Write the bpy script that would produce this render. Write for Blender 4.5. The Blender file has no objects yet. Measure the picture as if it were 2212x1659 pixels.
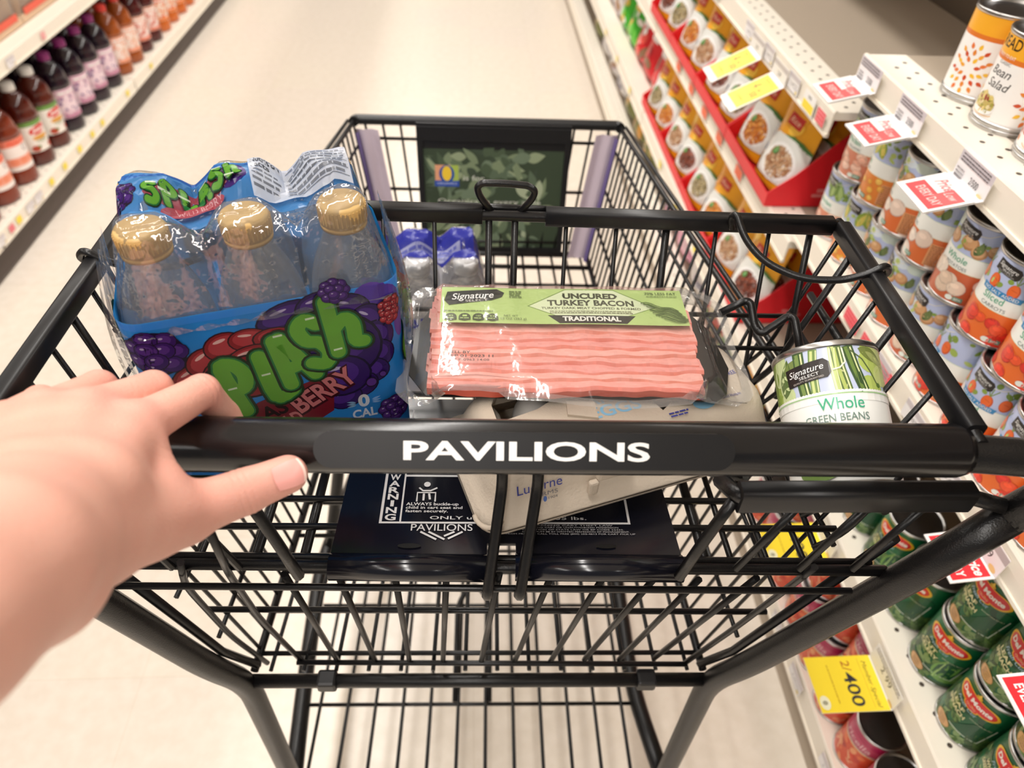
import bpy, bmesh, math, random
import numpy as np
from mathutils import Vector, Matrix
from mathutils.geometry import tessellate_polygon
random.seed(7)
C = bpy.context.scene.collection
sc = bpy.context.scene
PI = math.pi
# ---------------------------------------------------------------- camera, world, lamps, exposure
cam = bpy.data.cameras.new('camera'); camo = bpy.data.objects.new('camera', cam); C.objects.link(camo)
camo.matrix_world = Matrix(((0.999205, -0.012064, -0.037985, 0.000000), (-0.019100, 0.691557, -0.722070, 0.000000), (0.034980, 0.722222, 0.690777, 1.330000), (0.000000, 0.000000, 0.000000, 1.000000)))
cam.sensor_width = 36; cam.lens = 25.23; cam.clip_start = .02; cam.clip_end = 60
cam.dof.use_dof = True; cam.dof.focus_distance = .53; cam.dof.aperture_fstop = 6.2
sc.camera = camo
w = bpy.data.worlds.new('store'); sc.world = w; w.use_nodes = True
bg = w.node_tree.nodes['Background']; bg.inputs[0].default_value = (1, .98, .955, 1); bg.inputs[1].default_value = .24
vs = sc.view_settings; vs.view_transform = 'Standard'; vs.look = 'None'; vs.gamma = 1; vs.use_curve_mapping = False
vs.exposure = -.40
sc.cycles.use_denoising = True
sc.cycles.max_bounces = 10; sc.cycles.transparent_max_bounces = 24; sc.cycles.glossy_bounces = 4
sc.cycles.diffuse_bounces = 4; sc.cycles.sample_clamp_indirect = 6
sc.cycles.caustics_reflective = False; sc.cycles.caustics_refractive = False
def strip_light(x, y, ln, power):
    l = bpy.data.lights.new('fluorescent_strip', 'AREA'); l.shape = 'RECTANGLE'; l.size = .16; l.size_y = ln; l.energy = power
    l.color = (1, .963, .918)
    o = bpy.data.objects.new('fluorescent_strip', l); C.objects.link(o); o.location = (x, y, 3.3)
    return o
for lx, pw in ((-.55, 62), (-3.1, 40), (2.6, 46)):
    for ly in (-2.6, -.1, 2.4, 4.9, 7.4):
        strip_light(lx, ly, 2.2, pw)
# ---------------------------------------------------------------- materials
def newmat(name):
    m = bpy.data.materials.new(name); m.use_nodes = True
    return m, m.node_tree.nodes, m.node_tree.links, m.node_tree.nodes['Principled BSDF']
def bump_in(N, L, b, scale, strength, dist=.001, detail=2, coord='Object'):
    tc = N.new('ShaderNodeTexCoord'); nz = N.new('ShaderNodeTexNoise'); nz.inputs['Scale'].default_value = scale
    nz.inputs['Detail'].default_value = detail
    bp = N.new('ShaderNodeBump'); bp.inputs['Strength'].default_value = strength; bp.inputs['Distance'].default_value = dist
    L.new(tc.outputs[coord], nz.inputs['Vector']); L.new(nz.outputs['Fac'], bp.inputs['Height'])
    L.new(bp.outputs['Normal'], b.inputs['Normal'])
    return nz
def plain(name, col, rough=.5, spec=.5, metal=0, bump=None, coat=0, vary=0):
    m, N, L, b = newmat(name)
    b.inputs['Base Color'].default_value = (*col, 1); b.inputs['Roughness'].default_value = rough
    b.inputs['Specular IOR Level'].default_value = spec; b.inputs['Metallic'].default_value = metal
    b.inputs['Coat Weight'].default_value = coat
    if bump:
        nz = bump_in(N, L, b, *bump)
    if vary:
        tc = N.new('ShaderNodeTexCoord'); nz = N.new('ShaderNodeTexNoise'); nz.inputs['Scale'].default_value = 9
        nz.inputs['Detail'].default_value = 5
        mx = N.new('ShaderNodeMix'); mx.data_type = 'RGBA'
        mx.inputs[6].default_value = tuple(max(0, c * (1 - vary)) for c in col) + (1,)
        mx.inputs[7].default_value = tuple(min(1, c * (1 + vary)) for c in col) + (1,)
        L.new(tc.outputs['Object'], nz.inputs['Vector']); L.new(nz.outputs['Fac'], mx.inputs[0]); L.new(mx.outputs[2], b.inputs['Base Color'])
    return m
def attr(name, rough=.4, spec=.5, coat=0, bump=None, metal=0):
    m, N, L, b = newmat(name)
    a = N.new('ShaderNodeVertexColor'); a.layer_name = 'Col'
    L.new(a.outputs['Color'], b.inputs['Base Color']); b.inputs['Roughness'].default_value = rough
    b.inputs['Specular IOR Level'].default_value = spec; b.inputs['Coat Weight'].default_value = coat; b.inputs['Metallic'].default_value = metal
    if bump: bump_in(N, L, b, *bump)
    return m
def film(name, tint=(1, 1, 1), haze=.06, bump=(60, .5, .004), spec=1.0, edge=.5, rough=.04):
    m = bpy.data.materials.new(name); m.use_nodes = True; N = m.node_tree.nodes; L = m.node_tree.links
    N.remove(N['Principled BSDF']); out = N['Material Output']
    t = N.new('ShaderNodeBsdfTransparent'); t.inputs[0].default_value = (*tint, 1)
    d = N.new('ShaderNodeBsdfDiffuse'); d.inputs[0].default_value = (.9, .9, .92, 1)
    g = N.new('ShaderNodeBsdfGlossy'); g.inputs['Roughness'].default_value = rough
    mh = N.new('ShaderNodeMixShader'); mh.inputs[0].default_value = haze
    mg = N.new('ShaderNodeMixShader')
    fr = N.new('ShaderNodeLayerWeight'); fr.inputs[0].default_value = edge
    mp = N.new('ShaderNodeMapRange'); mp.inputs[3].default_value = .045 * spec; mp.inputs[4].default_value = .55 * spec
    L.new(fr.outputs['Fresnel'], mp.inputs[0])
    tl = N.new('ShaderNodeBsdfTranslucent'); tl.inputs[0].default_value = (.95, .95, .96, 1); md = N.new('ShaderNodeMixShader'); md.inputs[0].default_value = .5
    L.new(d.outputs[0], md.inputs[1]); L.new(tl.outputs[0], md.inputs[2])
    L.new(t.outputs[0], mh.inputs[1]); L.new(md.outputs[0], mh.inputs[2])
    L.new(mh.outputs[0], mg.inputs[1]); L.new(g.outputs[0], mg.inputs[2]); L.new(mp.outputs[0], mg.inputs[0])
    if bump:
        tc = N.new('ShaderNodeTexCoord'); nz = N.new('ShaderNodeTexNoise'); nz.inputs['Scale'].default_value = bump[0]; nz.inputs['Detail'].default_value = 3
        bp = N.new('ShaderNodeBump'); bp.inputs['Strength'].default_value = bump[1]; bp.inputs['Distance'].default_value = bump[2]
        L.new(tc.outputs['Object'], nz.inputs['Vector']); L.new(nz.outputs['Fac'], bp.inputs['Height'])
        L.new(bp.outputs['Normal'], g.inputs['Normal']); L.new(bp.outputs['Normal'], fr.inputs['Normal'])
    L.new(mg.outputs[0], out.inputs['Surface'])
    return m
def thin_print(name):
    m, N, L, b = newmat(name); a = N.new('ShaderNodeVertexColor'); a.layer_name = 'Col'; L.new(a.outputs['Color'], b.inputs['Base Color'])
    b.inputs['Roughness'].default_value = .22; tl = N.new('ShaderNodeBsdfTranslucent'); mx = N.new('ShaderNodeMixShader'); mx.inputs[0].default_value = .6
    L.new(a.outputs['Color'], tl.inputs[0]); L.new(b.outputs[0], mx.inputs[1]); L.new(tl.outputs[0], mx.inputs[2]); L.new(mx.outputs[0], N['Material Output'].inputs['Surface'])
    return m
def H(s):
    r, g, b = (int(s[i:i + 2], 16) / 255 for i in (0, 2, 4))
    f = lambda c: c / 12.92 if c <= .04045 else ((c + .055) / 1.055) ** 2.4
    return (f(r), f(g), f(b))
M = {}
M['print'] = attr('printed_paper', .42, .4)
M['gloss'] = attr('printed_gloss', .22, .5)
M['tin'] = attr('can_label_print', .3, .5, 0)
M['plas'] = attr('coloured_plastic', .35, .5)
M['pouch'] = attr('pouch_print', .28, .6, 0, (70, .35, .002))
M['powder'] = plain('black_powder_coat', (.0065, .006, .0063), .33, .42, 0, (900, .35, .0006, 1))
M['wire'] = plain('black_wire_coat', (.0065, .006, .0065), .32, .42, 0, (700, .25, .0005, 1))
M['sleeve'] = plain('black_plastic_sleeve', (.0095, .009, .0098), .38, .42, 0, (1500, .08, .0002, 1))
M['grip'] = plain('black_grip_plastic', (.0075, .0070, .0078), .22, .5, 0, (260, .05, .0004, 3))
M['seatp'] = plain('black_seat_plastic', (.006, .0063, .011), .17, .55, 0, (45, .1, .001, 3))
M['shelf'] = plain('cream_enamel', H('F3EBDD'), .38, .45, 0, (40, .03, .001, 2))
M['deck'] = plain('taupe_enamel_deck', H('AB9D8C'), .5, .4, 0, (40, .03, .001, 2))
M['back'] = plain('shaded_back_panel', H('6E5F50'), .6, .3)  # panel brown deepened to carry the shade inside the shelves
M['bumper'] = plain('dark_rubber_bumper', H('4A3F3A'), .5, .4)
M['metal'] = plain('tin_plate', (.55, .54, .53), .28, .5, 1)
M['lidm'] = plain('shaded_can_lid_metal', (.20, .195, .20), .3, .5, 1)  # lid tin darkened in its colour for the shade under the shelf above
M['pulp'] = plain('moulded_pulp', H('CDBFAE'), .85, .2, 0, (420, .5, .0012, 4), 0, .05)
M['egg'] = plain('white_eggshell', H('EFEAE4'), .5, .3)
M['cap'] = plain('gold_cap_plastic', H('CDA96B'), .38, .5)
M['film'] = film('shrink_film', (1, 1, 1), .07, (38, .9, .006), 1.0, .55)
M['pet'] = film('clear_bottle_plastic', (.99, .993, .993), .22, (24, .35, .004), 1.0, .5, .05)
M['tray'] = film('vacuum_tray_film', (1, 1, 1), .04, (45, .35, .004), .8, .45, .12)
M['sleeveprint'] = thin_print('translucent_printed_film')
M['lens'] = film('clear_tag_channel', (1, 1, 1), .10, None, .7, .4, .1)
# ---------------------------------------------------------------- mesh helpers
class MB:
    def __init__(s): s.v = []; s.f = []; s.c = []; s.m = []; s.s = []
    def add(s, vs_, fs, col=(1, 1, 1), mi=0, sm=False):
        b = len(s.v); s.v.extend(tuple(p) for p in vs_)
        for i, f in enumerate(fs):
            s.f.append([b + k for k in f]); s.c.append(col[i] if isinstance(col, list) else col); s.m.append(mi); s.s.append(sm)
        return s
    def box(s, c, d, col=(1, 1, 1), mi=0, rot=None, bev=0):
        x, y, z = (k / 2 for k in d)
        if bev:
            bm = bmesh.new(); bmesh.ops.create_cube(bm, size=1); bmesh.ops.scale(bm, vec=d, verts=bm.verts)
            bmesh.ops.bevel(bm, geom=list(bm.edges), offset=bev, segments=2, affect='EDGES', profile=.5)
            V = [v.co.copy() for v in bm.verts]; bm.verts.index_update(); F = [[v.index for v in f.verts] for f in bm.faces]; bm.free()
        else:
            V = [Vector(p) for p in ((-x, -y, -z), (x, -y, -z), (x, y, -z), (-x, y, -z), (-x, -y, z), (x, -y, z), (x, y, z), (-x, y, z))]
            F = [(0, 3, 2, 1), (4, 5, 6, 7), (0, 1, 5, 4), (1, 2, 6, 5), (2, 3, 7, 6), (3, 0, 4, 7)]
        if rot is not None: V = [rot @ p for p in V]
        c = Vector(c)
        return s.add([p + c for p in V], F, col, mi, bool(bev) and False)
    def tube(s, pts, r, n=8, col=(1, 1, 1), mi=0, caps=True, closed=False, sq=None):
        P = [Vector(p) for p in pts]; k = len(P)
        rs = r if isinstance(r, (list, tuple)) else [r] * k
        T = []
        for i in range(k):
            a = P[i - 1] if (i > 0 or closed) else P[i]; b = P[(i + 1) % k] if (i < k - 1 or closed) else P[i]
            T.append((b - a).normalized())
        up = Vector((0, 0, 1)) if abs(T[0].z) < .9 else Vector((1, 0, 0))
        N = (up - T[0] * up.dot(T[0])).normalized()
        V = []
        for i in range(k):
            N = (N - T[i] * N.dot(T[i])).normalized(); B = T[i].cross(N)
            for j in range(n):
                a = 2 * PI * (j + .5) / n; ca, sa = math.cos(a), math.sin(a)
                if sq:   # rounded rectangle section (width along B, height along N)
                    e = .45; ca = math.copysign(abs(ca) ** e, ca) * sq[1]; sa = math.copysign(abs(sa) ** e, sa) * sq[0]
                    V.append(P[i] + N * ca + B * sa)
                else:
                    V.append(P[i] + (N * ca + B * sa) * rs[i])
        F = []
        for i in range(k if closed else k - 1):
            a = i * n; b = ((i + 1) % k) * n
            for j in range(n): F.append((a + j, a + (j + 1) % n, b + (j + 1) % n, b + j))
        s.add(V, F, col, mi, True)
        if caps and not closed:
            b = len(s.v) - k * n
            s.f.append([b + j for j in range(n)][::-1]); s.c.append(col); s.m.append(mi); s.s.append(False)
            s.f.append([b + (k - 1) * n + j for j in range(n)]); s.c.append(col); s.m.append(mi); s.s.append(False)
        return s
    def lathe(s, prof, n=24, col=(1, 1, 1), mi=0, c=(0, 0, 0), sm=True, cols=None):
        V = []; F = []; K = len(prof); CC = []
        for r, z in prof:
            for j in range(n):
                a = 2 * PI * j / n; V.append((c[0] + r * math.cos(a), c[1] + r * math.sin(a), c[2] + z))
        for i in range(K - 1):
            for j in range(n):
                F.append((i * n + j, i * n + (j + 1) % n, (i + 1) * n + (j + 1) % n, (i + 1) * n + j)); CC.append(cols[i] if cols else col)
        s.add(V, F, CC, mi, sm); b = len(s.v) - K * n
        if prof[0][0] > 1e-5: s.f.append([b + j for j in range(n)][::-1]); s.c.append(col); s.m.append(mi); s.s.append(False)
        if prof[-1][0] > 1e-5: s.f.append([b + (K - 1) * n + j for j in range(n)]); s.c.append(col); s.m.append(mi); s.s.append(False)
        return s
    def ball(s, c, r, col=(1, 1, 1), mi=0, n=12, k=8, rot=None):
        r = (r, r, r) if not isinstance(r, (tuple, list)) else r
        V = []; F = []
        for i in range(k + 1):
            t = PI * i / k
            for j in range(n):
                a = 2 * PI * j / n; V.append(Vector((r[0] * math.sin(t) * math.cos(a), r[1] * math.sin(t) * math.sin(a), -r[2] * math.cos(t))))
        if rot is not None: V = [rot @ p for p in V]
        for i in range(k):
            for j in range(n): F.append((i * n + j, i * n + (j + 1) % n, (i + 1) * n + (j + 1) % n, (i + 1) * n + j))
        return s.add([p + Vector(c) for p in V], F, col, mi, True)
    def grid(s, fn, nu, nv, col=(1, 1, 1), mi=0, sm=True, colfn=None):
        V = [fn(i / nu, j / nv) for j in range(nv + 1) for i in range(nu + 1)]
        F = []; CC = []
        for j in range(nv):
            for i in range(nu):
                a = j * (nu + 1) + i; F.append((a, a + 1, a + nu + 2, a + nu + 1)); CC.append(colfn((i + .5) / nu, (j + .5) / nv) if colfn else col)
        return s.add(V, F, CC, mi, sm)
    def prism(s, poly, z0, z1, col=(1, 1, 1), mi=0, fn=None):
        fn = fn or (lambda x, y, z: (x, y, z)); k = len(poly)
        tri = tessellate_polygon([[Vector((x, y, 0)) for x, y in poly]])
        V = [fn(x, y, z0) for x, y in poly] + [fn(x, y, z1) for x, y in poly]
        F = [tuple(t)[::-1] for t in tri] + [tuple(k + q for q in t) for t in tri] + [(i, (i + 1) % k, k + (i + 1) % k, k + i) for i in range(k)]
        return s.add(V, F, col, mi)
    def xf(s, mat):
        s.v = [tuple(mat @ Vector(p)) for p in s.v]; return s
    def mesh(s, name, mats):
        me = bpy.data.meshes.new(name); me.from_pydata(s.v, [], s.f)
        if not isinstance(mats, (list, tuple)): mats = [mats]
        for m in mats: me.materials.append(m)
        me.polygons.foreach_set('material_index', s.m); me.polygons.foreach_set('use_smooth', s.s)
        ca = me.color_attributes.new('Col', 'FLOAT_COLOR', 'CORNER')
        buf = []
        for f, c in zip(s.f, s.c):
            buf.extend((c[0], c[1], c[2], 1.0) * len(f))
        ca.data.foreach_set('color', buf); me.update()
        return me
    def build(s, name, mats, parent=None, loc=None, rot=None, label=None):
        o = bpy.data.objects.new(name, s.mesh(name, mats)); C.objects.link(o)
        if parent: o.parent = parent
        if loc is not None: o.location = loc
        if rot is not None: o.rotation_euler = rot
        if label: o['label'] = label
        return o
def tag(o, label, cat, group=None):
    o['label'] = label; o['category'] = cat
    if group: o['group'] = group
    return o
def thing(name, label, cat, loc=(0, 0, 0), rot=(0, 0, 0), group=None):
    o = bpy.data.objects.new(name, None); C.objects.link(o); o.location = loc; o.rotation_euler = rot; o.empty_display_size = .03
    return tag(o, label, cat, group)
def structure(o): o['kind'] = 'structure'; return o
def dup(root, loc, rot, label=None, group=None):
    r = root.copy(); C.objects.link(r); r.location = loc; r.rotation_euler = rot
    if label: r['label'] = label
    if group: r['group'] = group
    elif 'group' in r and group == '': del r['group']
    for ch in root.children:
        c = ch.copy(); C.objects.link(c); c.parent = r
        for g in ch.children:
            d = g.copy(); C.objects.link(d); d.parent = c
    return r
def bend(pts, rad, n=5):
    """round the corners of a polyline"""
    P = [Vector(p) for p in pts]; out = [P[0]]
    for i in range(1, len(P) - 1):
        a, b, c = P[i - 1], P[i], P[i + 1]; r = min(rad, (a - b).length * .49, (c - b).length * .49)
        p, q = b + (a - b).normalized() * r, b + (c - b).normalized() * r
        for k in range(n + 1):
            t = k / n; out.append(p * (1 - t) ** 2 + b * 2 * t * (1 - t) + q * t * t)
    out.append(P[-1]); return out
AR = math.radians(1.4126)   # the aisle is turned a little against the cart
def A(x, y, z):
    return Vector((x * math.cos(AR) - y * math.sin(AR), x * math.sin(AR) + y * math.cos(AR), z))
def athing(name, label, cat, x, y, z, rz=0, group=None):
    return thing(name, label, cat, A(x, y, z), (0, 0, AR + rz), group)
# ---------------------------------------------------------------- printed matter: flat shapes tessellated and laid on a surface
_TX = {}
def text_tris(st, bold, shear):
    k = (st, bold, shear)
    if k not in _TX:
        cu = bpy.data.curves.new('lettering', 'FONT'); cu.body = st; cu.resolution_u = 4 if len(st) < 11 else 2; cu.offset = bold; cu.shear = shear; cu.fill_mode = 'FRONT'
        o = bpy.data.objects.new('lettering', cu); me = o.to_mesh(); me.calc_loop_triangles()
        V = [(v.co.x, v.co.y) for v in me.vertices]; T = [tuple(t.vertices) for t in me.loop_triangles]
        o.to_mesh_clear(); bpy.data.objects.remove(o); bpy.data.curves.remove(cu)
        xs = [p[0] for p in V] or [0, 1]
        _TX[k] = (V, T, min(xs), max(xs))
    return _TX[k]
CAPH = .70
class Pr:
    def __init__(s): s.t = []; s.h = 0; s.off = (0, 0)
    def tri(s, P, T, col, h):
        ox, oy = s.off
        for t in T: s.t.append(([(P[i][0] + ox, P[i][1] + oy) for i in t], col, h))
    def poly(s, pts, col, holes=()):
        s.h += 1; loops = [list(pts)] + [list(h) for h in holes]; P = [p for l in loops for p in l]
        s.tri(P, tessellate_polygon([[Vector((x, y, 0)) for x, y in l] for l in loops]), col, s.h); return s
    def rect(s, x0, y0, x1, y1, col): return s.poly([(x0, y0), (x1, y0), (x1, y1), (x0, y1)], col)
    def ell(s, x, y, rx, ry, col, rot=0, n=18, a0=0, a1=2 * PI):
        c, d = math.cos(rot), math.sin(rot); Q = []
        for k in range(n):
            a = a0 + (a1 - a0) * k / (n if a1 - a0 > 6.2 else n - 1)
            u, v = rx * math.cos(a), ry * math.sin(a); Q.append((x + u * c - v * d, y + u * d + v * c))
        s.h += 1; s.tri(Q, [(0, k, k + 1) for k in range(1, n - 1)], col, s.h); return s
    def leaf(s, x, y, l, wd, rot, col):
        c, d = math.cos(rot), math.sin(rot); Q = []
        for k in range(13):
            t = k / 12; Q.append((l * t, wd * math.sin(PI * t ** .8)))
        for k in range(11, 0, -1):
            t = k / 12; Q.append((l * t, -wd * math.sin(PI * t ** .8)))
        return s.poly([(x + u * c - v * d, y + u * d + v * c) for u, v in Q], col)
    def stroke(s, pts, wd, col):
        L_, R_ = [], []; k = len(pts)
        for i in range(k):
            a = pts[max(0, i - 1)]; b = pts[min(k - 1, i + 1)]; dx, dy = b[0] - a[0], b[1] - a[1]; q = math.hypot(dx, dy) or 1
            ww = wd[i] if isinstance(wd, (list, tuple)) else wd
            L_.append((pts[i][0] - dy / q * ww / 2, pts[i][1] + dx / q * ww / 2)); R_.append((pts[i][0] + dy / q * ww / 2, pts[i][1] - dx / q * ww / 2))
        s.h += 1; P = L_ + R_; T = []
        for i in range(k - 1): T += [(i, i + 1, k + i + 1), (i, k + i + 1, k + i)]
        s.tri(P, T, col, s.h); return s
    def text(s, st, x, y, h, col, w=None, align='c', bold=0.0, shear=0, rot=0):
        V, T, a, b = text_tris(st, bold, shear); k = h / CAPH; kx = k if w is None else w / max(1e-6, b - a)
        wd = (b - a) * kx; x0 = {'c': -wd / 2, 'l': 0, 'r': -wd}[align] - a * kx
        c, d = math.cos(rot), math.sin(rot); Q = []
        for p, q in V:
            u, v = p * kx + x0, q * k; Q.append((x + u * c - v * d, y + u * d + v * c))
        s.h += 1; s.tri(Q, T, col, s.h); return s
    def cut(s, v0):
        """cut every triangle along the line v = v0 so that the print can fold there"""
        o = []
        for P, col, h in s.t:
            for sg in (1, -1):
                R = []
                for i in range(3):
                    a, b = P[i - 1], P[i]; da, db = (a[1] - v0) * sg, (b[1] - v0) * sg
                    if (da > 0) != (db > 0) and da != db: t = da / (da - db); R.append((a[0] + (b[0] - a[0]) * t, v0 + sg * 1e-6))
                    if db > 0: R.append(b)
                for i in range(1, len(R) - 1): o.append(([R[0], R[i], R[i + 1]], col, h))
        s.t = o
    def lines(s, x0, y0, x1, n, dy, hh, col, jag=True):
        """rows of print too small to read: little word bars"""
        for i in range(n):
            x = x0
            while x < x1 - hh:
                q = min(x1 - x, hh * random.uniform(1.2, 4)); s.rect(x, y0 - i * dy, x + q, y0 - i * dy + hh, col); x += q + hh * .5
        return s
    def into(s, mb, fn, maxlen=None, eps=.00012, mi=0, slab=None):
        out = []
        for P, col, h in s.t:
            if slab:   # cut at fixed vertical lines so that every layer shares the facets of the curved label
                k0 = math.floor(min(q[0] for q in P) / slab + 1e-6); k1 = math.floor(max(q[0] for q in P) / slab - 1e-6)
                for k in range(k0, k1 + 1):
                    Q = list(P)
                    for lim, sg in ((k * slab, 1), ((k + 1) * slab, -1)):
                        R = []
                        for i in range(len(Q)):
                            a, b = Q[i - 1], Q[i]; da, db = (a[0] - lim) * sg, (b[0] - lim) * sg
                            if (da >= 0) != (db >= 0):
                                t = da / (da - db); R.append((lim, a[1] + (b[1] - a[1]) * t))
                            if db >= 0: R.append(b)
                        Q = R
                        if len(Q) < 3: break
                    for i in range(1, len(Q) - 1): out.append(([Q[0], Q[i], Q[i + 1]], col, h))
                continue
            st = [P]
            while st:
                t = st.pop()
                if maxlen:
                    e = [math.hypot(t[i][0] - t[(i + 1) % 3][0], t[i][1] - t[(i + 1) % 3][1]) for i in range(3)]; k = max(range(3), key=lambda i: e[i])
                    if e[k] > maxlen:
                        p, q, r = t[k], t[(k + 1) % 3], t[(k + 2) % 3]; mid = ((p[0] + q[0]) / 2, (p[1] + q[1]) / 2)
                        st.append([p, mid, r]); st.append([mid, q, r]); continue
                out.append((t, col, h))
        hs = sorted(set(h for _, _, h in out)); n = max(1, len(hs) - 1); idx = {h: i / n for i, h in enumerate(hs)}
        for t, col, h in out:
            (ax, ay), (bx, by), (cx, cy) = t
            ar = (bx - ax) * (cy - ay) - (by - ay) * (cx - ax)
            if abs(ar) < 1e-12: continue
            if ar < 0: t = [t[0], t[2], t[1]]
            hh = eps * (1 + idx[h] * min(12, .3 * n))
            mb.add([fn(u, v, hh) for u, v in t], [(0, 1, 2)], col, mi)
        return mb
def wrap(r, z0=0):
    return lambda u, v, h: ((r + h) * math.sin(u / r), -(r + h) * math.cos(u / r), z0 + v)
WHITE = H('F7F5F2'); INK = H('2A2523'); RED = H('E8333B'); YEL = H('FFE23A')
# ---------------------------------------------------------------- the shop itself
def floor_material():
    m, N, L, b = newmat('cream_vinyl_tile')
    tc = N.new('ShaderNodeTexCoord'); mp = N.new('ShaderNodeMapping'); mp.inputs['Rotation'].default_value[2] = -AR
    L.new(tc.outputs['Object'], mp.inputs['Vector'])
    br = N.new('ShaderNodeTexBrick'); br.offset = 0; br.inputs['Scale'].default_value = 1; br.inputs['Brick Width'].default_value = .305
    br.inputs['Row Height'].default_value = .305; br.inputs['Mortar Size'].default_value = .0007
    br.inputs['Color1'].default_value = (*H('EEE4D6'), 1); br.inputs['Color2'].default_value = (*H('EDE2D6'), 1); br.inputs['Mortar'].default_value = (*H('E2D6C6'), 1)
    L.new(mp.outputs[0], br.inputs['Vector'])
    nz = N.new('ShaderNodeTexNoise'); nz.inputs['Scale'].default_value = 38; nz.inputs['Detail'].default_value = 6
    rp = N.new('ShaderNodeValToRGB'); rp.color_ramp.elements[0].position = .35; rp.color_ramp.elements[1].position = .7
    rp.color_ramp.elements[0].color = (.93, .92, .90, 1); rp.color_ramp.elements[1].color = (1, 1, 1, 1)
    L.new(tc.outputs['Object'], nz.inputs['Vector']); L.new(nz.outputs['Fac'], rp.inputs[0])
    mx = N.new('ShaderNodeMix'); mx.data_type = 'RGBA'; mx.blend_type = 'MULTIPLY'; mx.inputs[0].default_value = 1
    L.new(br.outputs['Color'], mx.inputs[6]); L.new(rp.outputs[0], mx.inputs[7]); L.new(mx.outputs[2], b.inputs['Base Color'])
    b.inputs['Roughness'].default_value = .28; b.inputs['Specular IOR Level'].default_value = .5
    return m
f = MB().grid(lambda u, v: (-6 + 12 * u, -4 + 16 * v, 0), 1, 1); structure(f.build('floor', floor_material()))
f = MB().grid(lambda u, v: (-6 + 12 * u, 12 - 16 * v, 3.6), 1, 1); structure(f.build('ceiling', plain('ceiling_tile', H('EFEBE4'), .8, .2)))
# ---------------------------------------------------------------- shopping cart
cart = thing('shopping_cart', 'black wire shopping cart with fold-down child seat, pushed along the aisle', 'shopping cart', (0, .3, 0))
O = Vector((0, .3, 0))
def part(mb, name, mat, label=None):
    mb.v = [tuple(Vector(p) - O) for p in mb.v]
    return mb.build(name, mat, cart, label=label)
def rod(name, pts, r, mat='wire', n=7, rad=0, label=None):
    return part(MB().tube(bend(pts, rad) if rad else pts, r, n), name, M[mat], label)
HY, HZ = .2796, 1.0114
# handle tube, grip and the plate with the shop's name
part(MB().tube(bend([(-.318, .267, .962), (-.345, .270, HZ), (-.27, HY, HZ), (0, HY, HZ), (.27, HY, HZ), (.372, .270, HZ), (.336, .267, .962)], .030, 6), .0118, 14), 'handle_tube', M['powder'])
part(MB().tube([(-.276, HY, HZ), (-.272, HY, HZ), (.283, HY, HZ), (.288, HY, HZ)], [.0148, .0163, .0163, .0148], 24), 'handle_grip', M['grip'])
tilt = math.radians(40)
def on_plate(u, v, h):   # u along the bar, v up the plate's face
    r = .0173 + h; c, s_ = math.cos(tilt), math.sin(tilt)
    return (.024 + u, HY - .0015 + v * s_ - r * c * .86, HZ + v * c + r * s_ * 1.02)
pl = []
for k in range(13):
    a = PI / 2 + PI * k / 12; pl.append((-.1085 + .0105 * math.cos(a), .0105 * math.sin(a)))
for k in range(13):
    a = -PI / 2 + PI * k / 12; pl.append((.1085 + .0105 * math.cos(a), .0105 * math.sin(a)))
npt = part(MB().prism(pl, -.004, .0022, fn=on_plate), 'name_plate', M['sleeve'])
pr = Pr().text('PAVILIONS', .0005, -.0052, .0103, WHITE, .139, bold=.026)
mb = MB(); pr.into(mb, lambda u, v, h: on_plate(u, v, .0022 + h)); mb.v = [tuple(Vector(p) - O) for p in mb.v]
mb.build('lettering', M['print'], npt)
# side frames: from under the handle ends down to the rear crossbar, then the legs
for s, x in ((-1, 0), (1, .0)):
    p = [(s * .328 + .009, .2671, .963), (s * .296 + .008, .262, .915), (s * .254, .306, .668), (s * .240, .326, .590), (s * .250, .333, .30), (s * .252, .335, .12)]
    part(MB().tube(bend(p, .04, 6), .0118, 14), 'side_frame', M['powder'])
    # second, thinner member running just inside the frame
    rod('brace_rod', [(s * .282 + .006, .283, .915), (s * .246, .322, .665), (s * .228, .336, .607)], .0042)
    part(MB().tube([(s * .252, .335, .13), (s * .252, .335, .10)], .008, 10), 'caster_stem', M['metal'])
    for yy, xx in ((.335, .252), (.98, .18)):
        wm = MB(); rot = Matrix.Rotation(PI / 2, 3, 'Y')
        wm.lathe([(.012, -.014), (.050, -.013), (.055, -.006), (.055, .006), (.050, .013), (.012, .014)], 20)
        wm.v = [tuple(rot @ Vector(q) + Vector((s * xx, yy, .0555))) for q in wm.v]; part(wm, 'caster_wheel', M['bumper'])
        part(MB().box((s * xx + .018, yy, .085), (.004, .03, .075)).box((s * xx - .018, yy, .085), (.004, .03, .075)).box((s * xx, yy, .122), (.04, .03, .004)), 'caster_fork', M['metal'])
rod('rear_crossbar', [(-.240, .326, .592), (.242, .326, .592)], .0072, 'powder', 12)
for x in (-.158, .172):
    part(MB().box((x, .326, .592), (.020, .018, .017), bev=.003), 'crossbar_clip', M['sleeve'])
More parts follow.
